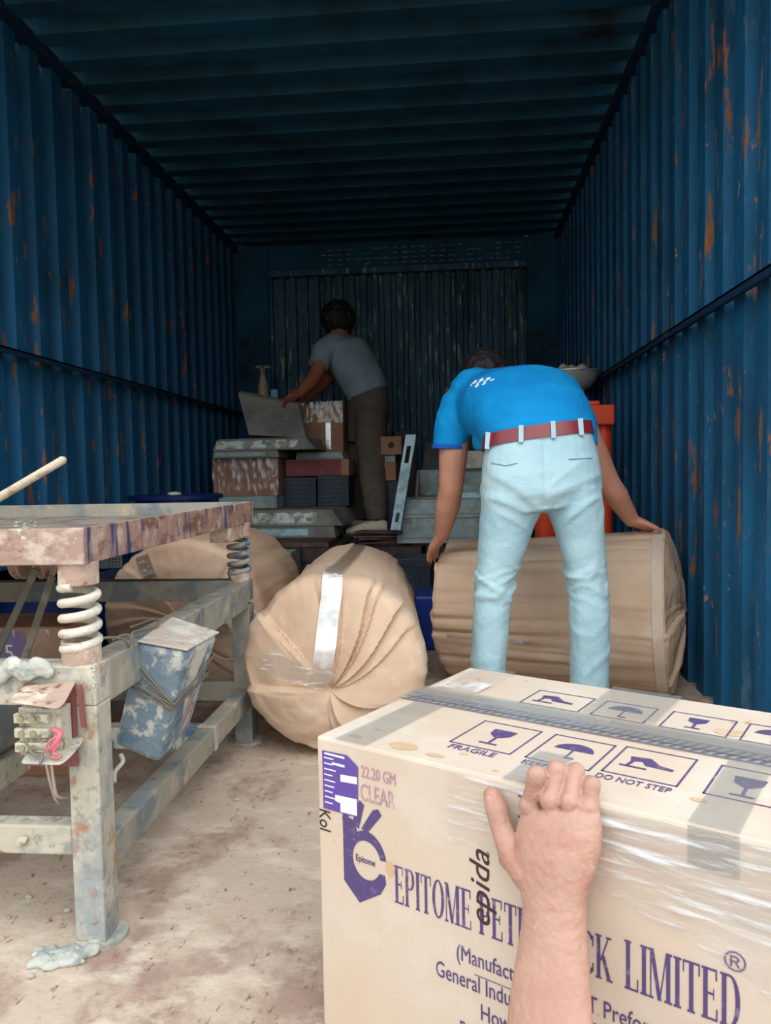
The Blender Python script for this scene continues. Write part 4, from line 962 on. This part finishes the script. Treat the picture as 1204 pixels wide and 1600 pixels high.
# --- man in the grey shirt further in
YP = 4.62; zf = .361
P1 = root('person', (-.48, YP, zf), 'man in a grey shirt and dark trousers standing deep in the container, lifting a slab', 'person')
hc = at(530, 503, 4.70)
neck = at(528, 524, 4.66); sL = at(506, 548, 4.52); sRr = at(548, 545, 4.80); hip = at(574, 625, YP)
eL = at(491, 590, 4.42); wL = at(468, 614, 4.30)
body = MB()
body.chain([hip, at(560, 590, 4.62), at(540, 552, 4.64)], [.11, .10, .11]); body.chain([at(538, 545, 4.64), neck, hc], [.08, .055, .06])
body.ball(hc, .092, 3, (.95, .95, 1.12)); body.ball(hc+Vector((.02, .07, -.04)), .05, 2)
body.ball(hc+Vector((.085, .02, -.02)), .022, 2, (.5, .8, 1.2)); body.ball(hc+Vector((-.06, .045, -.02)), .022, 2, (.5, .8, 1.2)); body.ball(hc+Vector((.02, .118, -.02)), .014, 2)
body.chain([sL, eL, eL.lerp(wL, .4), wL], [.052, .040, .040, .026])
hand_mb(body, wL, at(446, 626, 4.25)-wL, (0, -1, .5), (-.2, .3, -1), .15, .35)
eR = at(505, 600, 4.80); wR = at(478, 622, 4.60)
body.chain([sRr, eR, wR], [.052, .040, .028]); hand_mb(body, wR, at(455, 640, 4.45)-wR, (0, -1, .5), (0, 0, -1), .14, .35)
an1 = Vector((at(590, 805, 4.32).x, 4.32, zf+.07)); an2 = Vector((at(566, 805, 4.74).x, 4.74, zf+.07))
kn1 = at(578, 715, 4.46); kn2 = at(564, 715, 4.70)
body.chain([hip, kn1, an1], [.09, .055, .038]); body.chain([hip, kn2, an2], [.09, .055, .038])
organic(body, 'body', m_skin2, .007, P1, 3)
sh = MB()
spx = Vector((-.35, 0, .94))
def tr(c, ax, a, b): return ring(c, ax, (1, -.25, .3), a, b, 2.3, 28)
sh.loft([tr(at(576, 618, 4.62), (-.45, .05, 1), .125, .130), tr(at(566, 594, 4.62), (-.45, .05, 1), .130, .135), tr(at(550, 566, 4.63), (-.4, .1, 1), .140, .15), tr(at(538, 544, 4.64), (-.35, .1, 1), .135, .15), tr(at(530, 530, 4.65), (-.2, .1, 1), .075, .085)])
sh.chain([at(524, 542, 4.58), sL, at(500, 562, 4.48)], [.085, .070, .060]); sh.tube([sL, at(497, 572, 4.46)], [.062, .064], 20)
sh.chain([at(545, 545, 4.74), sRr, at(532, 566, 4.82)], [.08, .07, .06])
organic(sh, 'grey_shirt', m_greyshirt, .008, P1, 5, lambda p, n: .005*N3((p.x*9, p.y*9, p.z*12), 1))
pt = MB()
pt.loft([ring(at(573, 604, YP), (-.25, 0, 1), (1, 0, 0), .118, .12), ring(at(575, 640, YP), (0, 0, 1), (1, 0, 0), .128, .14), ring(at(573, 690, YP), (0, 0, 1), (1, 0, 0), .118, .13)])
for (pts_) in ([(576, 640, 4.56, .095), (580, 700, 4.48, .090), (584, 760, 4.40, .076), (587, 795, 4.33, .066), (588, 812, 4.32, .062)], [(566, 650, 4.68, .09), (563, 710, 4.70, .088), (562, 770, 4.72, .074), (563, 812, 4.74, .068)]):
    pt.loft([ring(at(x, y, Y), (0, 0, 1), (1, 0, 0), r, r*1.05) for x, y, Y, r in pts_])
organic(pt, 'dark_trousers', m_olive, .008, P1, 5, lambda p, n: .007*N3((p.x*10, p.y*8, p.z*14), 1)+.004*math.sin(p.z*70+p.x*20)*math.exp(-((p.z-.50)/.12)**2))
for an_ in (an1, an2):
    s_ = MB(); z_ = zf
    s_.loft([ell((an_.x+.055, an_.y, z_+.045), (0, .034, 0), (0, 0, .032), 20), ell((an_.x+.02, an_.y, z_+.055), (0, .042, 0), (0, 0, .05), 20), ell((an_.x-.06, an_.y-.01, z_+.045), (0, .046, 0), (0, 0, .038), 20), ell((an_.x-.13, an_.y-.03, z_+.032), (0, .046, 0), (0, 0, .026), 20), ell((an_.x-.18, an_.y-.04, z_+.026), (0, .03, 0), (0, 0, .016), 20)])
    so = organic(s_, 'shoe', m_shoe, .006, P1, 2)
    s2 = MB(); s2.loft([[Vector((an_.x+.06-.25*t, an_.y-.045*t+sy*(.036+.014*math.sin(PI*t)), z_+zz)) for t, sy in [(i/8, 1) for i in range(9)]+[(i/8, -1) for i in range(8, -1, -1)]] for zz in (.001, .016)])
    finish(s2.b, 'shoe_sole', m_sole, so)
hb = MB(); hb.ball(hc+Vector((-.006, -.012, .018)), .102, 3, (.98, .98, 1.08))
organic(hb, 'hair', m_hair, .006, P1, 1, lambda p, n: .004+.010*N3(p, 45))

# ------------------------------------------------------------------ big printed carton in front
BO = Vector((-.178, .954, 0)); BA = math.radians(-30.3); BW, BD, BH = .640, .400, .385
BX = root('shipping_carton', BO, 'large pale printed shipping carton in the foreground under the reaching hand', 'carton', BA)
Bu = Vector((math.cos(BA), math.sin(BA), 0)); Bv = Vector((-math.sin(BA), math.cos(BA), 0))
# slightly soft walls: gridded box
mb = MB()
def face_grid(fn, nu, nv):
    rows = [[mb.b.verts.new(fn(i/nu, j/nv)) for i in range(nu+1)] for j in range(nv+1)]
    for j in range(nv):
        for i in range(nu): mb.b.faces.new((rows[j][i], rows[j][i+1], rows[j+1][i+1], rows[j+1][i]))
def soft(x, y, z):
    return Vector((x, y, z))
face_grid(lambda a, b: soft(a*BW, 0, b*BH), 24, 16); face_grid(lambda a, b: soft(a*BW, BD, b*BH), 24, 16)
face_grid(lambda a, b: soft(a*BW, b*BD, 0), 24, 12)
face_grid(lambda a, b: soft(0, a*BD, b*BH), 12, 16); face_grid(lambda a, b: soft(BW, a*BD, b*BH), 12, 16)
# top made of two flaps meeting at the tape seam
face_grid(lambda a, b: soft(a*BW, b*BD, BH), 24, 12)
bmesh.ops.remove_doubles(mb.b, verts=mb.b.verts, dist=1e-5)
finish(mb.b, 'carton_body', m_carton, BX, local=True, bevel=.004)
finish(MB().box((.002, BD/2+.006, BH), (BW-.002, BD/2+.008, BH+.0004)).b, 'flap_seam', m_plank, BX, local=True)

def fplane(u, z, e=.0006): return Matrix.Translation((u, -e, z)) @ FRONT
def tplane(u, v, e=.0006): return Matrix.Translation((u, v, BH+e))
# serif capitals drawn as strokes, unit height
def arc(cx, cy, rx, ry, a0, a1, t1, t2, n=14):
    """thick arc polygons: thickness t1 horizontally, t2 vertically"""
    out = []
    for i in range(n):
        q = []
        for a in (a0+(a1-a0)*i/n, a0+(a1-a0)*(i+1)/n):
            c, s_ = math.cos(a), math.sin(a); q.append(((cx+rx*c, cy+ry*s_), (cx+(rx-t1)*c, cy+(ry-t2)*s_)))
        out.append([q[0][0], q[1][0], q[1][1], q[0][1]])
    return out
def rect(x0, y0, x1, y1): return [[(x0, y0), (x1, y0), (x1, y1), (x0, y1)]]
def diag(x0, y0, x1, y1, w_): return [[(x0-w_/2, y0), (x0+w_/2, y0), (x1+w_/2, y1), (x1-w_/2, y1)]]
K_ = .13; S_ = .05; G_ = .045   # stem, thin, serif
def stem(x, w_=None): return rect(x, 0, x+K_, 1)+rect(x-S_, 0, x+K_+S_, G_)+rect(x-S_, 1-G_, x+K_+S_, 1)
def glyph(c):
    if c == 'I': return stem(.06), .26
    if c == 'E': return stem(.06)+rect(.19, 0, .48, G_)+rect(.19, 1-G_, .46, 1)+rect(.19, .49, .38, .49+G_)+rect(.44, 0, .48, .24)+rect(.42, .78, .46, 1)+rect(.35, .40, .38, .62), .54
    if c == 'L': return stem(.06)+rect(.19, 0, .46, G_)+rect(.42, 0, .46, .26), .52
    if c == 'T': return stem(.22)+rect(.03, 1-G_, .54, 1)+rect(.03, .76, .07, 1)+rect(.50, .76, .54, 1), .58
    if c == 'P': return stem(.06)+rect(.19, 1-G_, .30, 1)+rect(.19, .46, .30, .46+G_)+arc(.30, .73, .21, .27, -PI/2, PI/2, .12, G_), .56
    if c == 'R': return stem(.06)+rect(.19, 1-G_, .30, 1)+rect(.19, .48, .30, .48+G_)+arc(.30, .74, .20, .26, -PI/2, PI/2, .12, G_)+diag(.52, 0, .32, .50, .13)+rect(.46, 0, .62, G_), .62
    if c == 'D': return stem(.06)+rect(.19, 1-G_, .28, 1)+rect(.19, 0, .28, G_)+arc(.28, .5, .30, .5, -PI/2, PI/2, .13, G_), .64
    if c == 'O': return arc(.32, .5, .29, .5, 0, 2*PI, .13, G_, 26), .64
    if c == 'C': return arc(.32, .5, .29, .5, .75, 2*PI-.75, .13, G_, 22)+rect(.49, .68, .54, .92)+rect(.49, .1, .54, .30), .60
    if c == 'M': return rect(.06, 0, .10, 1)+rect(0, 0, .17, G_)+rect(0, 1-G_, .14, 1)+diag(.36, 0, .11, 1, .12)+diag(.36, 0, .58, 1, .04)+rect(.56, 0, .69, 1)+rect(.50, 0, .75, G_)+rect(.58, 1-G_, .75, 1), .78
    if c == 'A': return diag(.07, 0, .32, 1, .04)+diag(.54, 0, .32, 1, .13)+rect(.14, .32, .46, .32+G_)+rect(0, 0, .16, G_)+rect(.44, 0, .64, G_), .66
    if c == 'K': return stem(.06)+diag(.20, .42, .50, 1, .05)+diag(.52, 0, .28, .56, .13)+rect(.42, 0, .64, G_)+rect(.40, 1-G_, .60, 1), .66
    if c == '(': return arc(.38, .5, .34, .62, PI*.68, PI*1.32, .1, .04), .26
    return [], .3
def serif(word, u0, u1, z0, h, name='printed_word', mat=m_purple):
    tot = sum(glyph(c)[1] for c in word); sc = (u1-u0)/tot; x = u0
    mb = MB(); lv = 0
    for c in word:
        g_, w_ = glyph(c)
        for k_, poly in enumerate(g_):
            mb.poly([(x+px_*sc, -.0006-.00002*(k_ % 7), z0+py_*h) for px_, py_ in poly])
        x += w_*sc
    return finish(mb.b, name, mat, BX, local=True)
serif('EPITOME', .118, .224, .2035, .046); serif('PETROPACK', .232, .384, .2035, .046); serif('LIMITED', .395, .503, .2035, .050)
textmesh('registered_mark', '\u00ae', m_purple, BX, fplane(.487, .258), .026)
textmesh('printed_line', '(Manufacturers of PET Preforms)', m_purple, BX, fplane(.202, .164), .026, .70)
finish(MB().box((.226, -.0008, .1535), (.380, -.0004, .1542)).b, 'printed_rule', m_purple, BX, local=True)
textmesh('printed_line', 'General Industries (PET Preforms)', m_purple, BX, fplane(.174, .134), .027, .68)
textmesh('printed_line', 'Howrah', m_purple, BX, fplane(.232, .104), .027, .70)
textmesh('printed_line', 'Factory & Office', m_purple, BX, fplane(.205, .076), .024, .70)
textmesh('stamped_text', '22.20 GM', m_purplef, BX, fplane(.071, .347), .021, .62)
textmesh('stamped_text', 'CLEAR', m_purplef, BX, fplane(.069, .318), .030, .58)
textmesh('marker_text', 'Kol', m_black, BX, fplane(.003, .292) @ Matrix.Rotation(-PI/2, 4, 'Z'), .026, .80)
textmesh('marker_text', 'epida', m_black, BX, fplane(.246, .212) @ Matrix.Rotation(PI/2, 4, 'Z') , .036, 1.15, .25)
textmesh('marker_text', 'Bidad', m_black, BX, fplane(.298, .318) @ Matrix.Rotation(PI/2, 4, 'Z'), .024, 1.0, .2)
# logo : hand-like emblem, body, fingers and letter e ring
def flat(polys, name, mat, e=.0007, plane='F', parent=None):
    mb = MB()
    for k_, poly in enumerate(polys):
        if plane == 'F': mb.poly([(u, -e, z) for u, z in poly])
        else: mb.poly([(u, v, BH+e) for u, v in poly])
    return finish(mb.b, name, mat, parent or BX, local=True)
cx_, cz_ = .077, .243
lp = [(.041, .292), (.060, .289)]
lp += [(cx_+.030*math.cos(a), cz_+.037*math.sin(a)) for a in [math.radians(118-9*i) for i in range(13)]]
lp += [(cx_+.0215*math.cos(a), cz_+.0245*math.sin(a)) for a in [math.radians(14+8.6*i) for i in range(38)]]
lp += [(.104, .232), (.106, .222), (.098, .207), (.065, .186), (.041, .208)]
flat([lp], 'logo_emblem', m_purple)
flat([[(.056, .286), (.066, .280), (.075, .312), (.068, .317)], [(.070, .282), (.078, .277), (.101, .305), (.096, .312), (.088, .309)], [(.040, .286), (.050, .288), (.054, .318), (.046, .318)]], 'logo_fingers', m_purple, .0008)
textmesh('logo_script', 'Epitome', m_purple, BX, fplane(.060, .239, .0009), .012, .75)
# purple label with white fields
lb = flat([[(.010, .368), (.050, .3695), (.067, .358), (.065, .294), (.010, .293)]], 'purple_label', m_label, .0009)
wh = [[(.039, .334), (.065, .336), (.065, .345), (.039, .343)], [(.030, .315), (.064, .317), (.064, .296), (.038, .295), (.038, .306), (.030, .307)]]
mb = MB()
for poly in wh: mb.poly([(u, -.0012, z) for u, z in poly])
for r_ in range(9): mb.box((.013, -.0012, .359-r_*.0072), (.013+random.uniform(.012, .022), -.0010, .3605-r_*.0072))
mb.box((.014, -.0012, .364), (.046, -.0010, .3665)); mb.box((.026, -.0012, .353), (.046, -.0010, .356))
finish(mb.b, 'label_text', m_white, lb, local=True)
# top pictograms
def frame_(u0, v0, u1, v1, t=.0022):
    return [[(u0, v0), (u1, v0), (u1, v0+t), (u0, v0+t)], [(u0, v1-t), (u1, v1-t), (u1, v1), (u0, v1)], [(u0, v0), (u0+t, v0), (u0+t, v1), (u0, v1)], [(u1-t, v0), (u1, v0), (u1, v1), (u1-t, v1)]]
def glass(u, v, s_=1):   # wine glass
    return [[(u-.016*s_, v+.024*s_), (u+.016*s_, v+.024*s_), (u+.014*s_, v+.006*s_), (u+.004*s_, v-.004*s_), (u-.004*s_, v-.004*s_), (u-.014*s_, v+.006*s_)], [(u-.0018, v-.004*s_), (u+.0018, v-.004*s_), (u+.0018, v-.026*s_), (u-.0018, v-.026*s_)], [(u-.012*s_, v-.026*s_), (u+.012*s_, v-.026*s_), (u+.012*s_, v-.030*s_), (u-.012*s_, v-.030*s_)]]
def umbrella(u, v):
    dome = [(u+.024*math.cos(a), v+.002+.022*math.sin(a)) for a in [PI*i/12 for i in range(13)]]
    return [dome, [(u-.0012, v-.026), (u+.0012, v-.026), (u+.0012, v+.002), (u-.0012, v+.002)], [(u-.0012, v-.026), (u+.010, v-.026), (u+.010, v-.023), (u-.0012, v-.023)]]
def shoe_(u, v):
    return [[(u-.026, v+.016), (u-.004, v+.020), (u+.010, v+.004), (u+.026, v+.000), (u+.026, v-.006), (u-.004, v-.004), (u-.010, v+.006), (u-.022, v+.002)], [(u-.030, v-.012), (u+.0, v-.012), (u+.0, v-.016), (u-.030, v-.016)], [(u-.024, v-.012), (u-.020, v-.012), (u-.018, v+.002), (u-.022, v+.002)]]
for nm, fr, ic in (('fragile_pictogram', (.155, .070, .238, .165), glass(.198, .118)), ('umbrella_pictogram', (.255, .072, .333, .165), umbrella(.295, .120)), ('do_not_step_pictogram', (.343, .080, .425, .170), shoe_(.384, .124)),
                   ('top_pictogram', (.158, .262, .246, .335), shoe_(.200, .296)), ('top_pictogram', (.262, .262, .335, .335), umbrella(.298, .298)), ('top_pictogram', (.354, .262, .436, .335), glass(.392, .300, .8)), ('top_pictogram', (.45, .262, .52, .335), umbrella(.485, .298)), ('top_pictogram', (.45, .078, .52, .168), glass(.485, .120))):
    flat(frame_(*fr)+ic, nm, m_purple, .0006, 'T')
textmesh('printed_word', 'FRAGILE', m_purple, BX, tplane(.162, .052), .020, .85)
textmesh('printed_word', 'KEEP DRY', m_purple, BX, tplane(.258, .054), .018, .80)
textmesh('printed_word', 'DO NOT STEP', m_purple, BX, tplane(.342, .060), .019, .66)
textmesh('printed_word', 'HANDLE WITH CARE', m_purple, BX, tplane(.250, .336), .012, .55) if False else None
# hazard striped printing along the seam under clear tape
st = []
k = 0; u = .008
while u < BW-.03:
    st.append([(u, .196), (u+.006, .196), (u+.022, .222), (u+.016, .222)]); u += .0125
flat(st, 'striped_band', m_purple, .0007, 'T')
flat([[(.0, .190), (BW, .190), (BW, .194), (.0, .194)], [(.0, .224), (BW, .224), (BW, .2265), (.0, .2265)]], 'striped_band_edge', m_purple, .0007, 'T')
def tapeT(u0, v0, u1, v1, name='parcel_tape', mat=m_tapegrey, e=.0016):
    mb = MB(); n = 20; rows = []
    for j in range(5):
        row = []
        for i in range(n+1):
            uu = u0+(u1-u0)*i/n; vv = v0+(v1-v0)*j/4
            row.append(mb.b.verts.new((uu, vv, BH+e+.0012*abs(N3((uu*60, vv*60, 3), 1)))))
        rows.append(row)
    for j in range(4):
        for i in range(n): mb.b.faces.new((rows[j][i], rows[j][i+1], rows[j+1][i+1], rows[j+1][i]))
    return finish(mb.b, name, mat, BX, local=True, smooth=True)
tapeT(-.001, .186, BW, .262); tapeT(-.001, .200, BW, .250, e=.003)
tapeT(.030, .0, .078, .186); tapeT(.262, .0, .305, .10); tapeT(.455, .0, .50, .186, e=.0024); tapeT(.02, .262, .09, BD-.002, mat=m_film, e=.004); tapeT(.25, .262, .35, BD-.002, mat=m_tapegrey, e=.004); tapeT(.52, .262, .58, BD-.002)
# tapes folding over the front edge
for u0, u1, zz in ((.455, .50, .345), ):
    mb = MB(); mb.box((u0, -.0014, zz), (u1, -.001, BH)); finish(mb.b, 'parcel_tape', m_tapegrey, BX, local=True)
# oil stains
def blob(u, v, a, b, seed, e=.0004):
    return [[(u+a*math.cos(t)*(1+.25*N3((math.cos(t), math.sin(t), seed), 1.3)), v+b*math.sin(t)*(1+.25*N3((math.cos(t), math.sin(t), seed+4), 1.3))) for t in [2*PI*i/24 for i in range(24)]]]
bl = blob(.115, .028, .020, .012, 1)+blob(.165, .022, .012, .006, 2)+blob(.045, .024, .010, .005, 3)+blob(.19, .045, .006, .004, 5)+blob(.45, .060, .008, .005, 7)+blob(.435, .285, .020, .014, 6)+blob(.055, .06, .008, .004, 8)+blob(.245, .018, .004, .002, 9)
for b_ in bl: flat([b_], 'oil_stain', m_stain, .0004, 'T')
flat(blob(.112, .242, .006, .010, 11), 'oil_stain', m_stain, .0004, 'F')
# crinkled stretch film over the front face
def filmF(u0, z0, u1, z1, seed, name='stretch_film', amp=.004, slope=0.0):
    mb = MB(); nu, nz = 70, 36; rows = []
    for j in range(nz+1):
        row = []
        for i in range(nu+1):
            uu = u0+(u1-u0)*i/nu; f = j/nz
            zlo = z0+slope*(uu-u0)+.012*N3((uu*25, 0, seed), 1)
            zz = zlo+(z1-zlo)*f
            r_ = .0018+amp*abs(noise.noise(Vector(((uu*9+zz*10), zz*75, seed))))+.4*amp*abs(noise.noise(Vector((uu*30, zz*160, seed+3))))
            row.append(mb.b.verts.new((uu, -r_, zz)))
        rows.append(row)
    for j in range(nz):
        for i in range(nu): mb.b.faces.new((rows[j][i], rows[j][i+1], rows[j+1][i+1], rows[j+1][i]))
    return finish(mb.b, name, m_film, BX, local=True, smooth=True)
filmF(.345, .310, BW, BH-.002, 1, slope=-.35); filmF(.195, .300, .345, BH-.002, 2); filmF(.37, .34, BW, BH-.004, 5, slope=-.3)

# ------------------------------------------------------------------ reaching arm of the photographer
PH = root('person', (.16, .30, .0), 'bare right forearm and hand of the photographer resting on the edge of the printed carton', 'person')
def hp(px_, py_, off):
    """point of the ray through a pixel lying 'off' metres in front of the carton's front face"""
    d = CR @ Vector(((px_-602)/F, (800-py_)/F, -1)); p0 = BO-Bv*off; t = (p0-CP).dot(Bv)/d.dot(Bv); return CP+d*t
def tp(px_, py_, hz):
    d = CR @ Vector(((px_-602)/F, (800-py_)/F, -1)); return CP+d*((BH+hz-CP.z)/d.z)
hm = MB()
wr = hp(868, 1398, .034)
knk = [hp(829, 1258, .010), hp(862, 1250, .012), hp(893, 1252, .011), hp(921, 1264, .009)]
# forearm, wrist and back of the hand as one loft
HR = []
for l, r, y, off, th_, k_ in ((818, 932, 1262, .011, .012, 0), (812, 937, 1276, .015, .0155, 0), (806, 940, 1302, .020, .019, 0), (803, 938, 1330, .024, .021, 0), (808, 931, 1360, .028, .021, 0), (815, 921, 1386, .031, .0205, 0), (819, 915, 1408, .034, .021, .1), (816, 914, 1440, .039, .0225, .2), (811, 915, 1474, .046, .026, .3), (803, 918, 1520, .058, .030, .4), (797, 920, 1570, .072, .034, .4), (792, 923, 1620, .088, .037, .4), (788, 926, 1680, .108, .039, .4), (786, 930, 1740, .130, .041, .4)):
    a, b = hp(l, y, off), hp(r, y, off); HR.append(((a+b)/2, (b-a)/2, th_, k_))
hm.loft([ell(c, u_, (Bv+Vector((0, 0, k_))).normalized()*t_, 28, 2.35-k_*.6) for c, u_, t_, k_ in HR])
FD = Vector((.10, .995, 0))
tips = [(838, 1211, .022), (869, 1203, .024), (899, 1206, .023), (925, 1226, .018)]
for k_, (kp, tt) in enumerate(zip(knk, tips)):
    pip = tp(*tt); r0 = (.0106, .0108, .0104, .0092)[k_]
    dip = pip+FD*.020+Vector((0, 0, -.007)); dip.z = max(dip.z, BH+.010)
    tip = dip+FD*.014; tip.z = BH+.0078
    mid = kp.lerp(pip, .5)+Vector((0, 0, .0015))
    hm.chain([kp, mid, pip, dip, tip], [r0*1.06, r0*.86, r0*.96, r0*.82, r0*.72], 14)
    hm.ball(kp-Bv*.003+Vector((0, 0, .001)), r0*1.10, 2)
    hm.chain([kp-Bv*.005, kp.lerp(wr, .6)-Bv*.0085], [r0*.55, r0*.35], 8)
# thumb
th = [hp(826, 1362, .026), hp(800, 1332, .022), hp(783, 1292, .017), hp(775, 1264, .014), hp(768, 1243, .012)]
hm.chain(th, [.0200, .0155, .0116, .0120, .0094], 16)
hm.chain([hp(822, 1335, .020), hp(800, 1340, .020)], [.016, .015], 12)
e_ = HR[-1][0]
elbow = e_+(HR[-1][0]-HR[-3][0]).normalized()*.09+Vector((.0, -.03, 0)); elbow.z = max(elbow.z, .075)
hm.chain([e_, elbow], [.034, .038], 20)
hm.chain([elbow, elbow+Vector((.05, -.18, .10)), elbow+Vector((.08, -.30, .22))], [.038, .040, .044], 20)
organic(hm, 'body', m_skinh, .0015, PH, 3, lambda p, n: .0005*N3(p, 120)+.0004*N3(p, 260))
body_h = [o for o in PH.children if o.name.startswith('body')][0]
# thumbnail
tn = th[4].lerp(th[3], .22)-Bv*.0085
nail = MB().ball(tn, .0062, 2, (.75, .22, 1.0), Matrix.Rotation(BA, 3, 'Z'))
finish(nail.b, 'thumbnail', m_nail, PH, smooth=True)
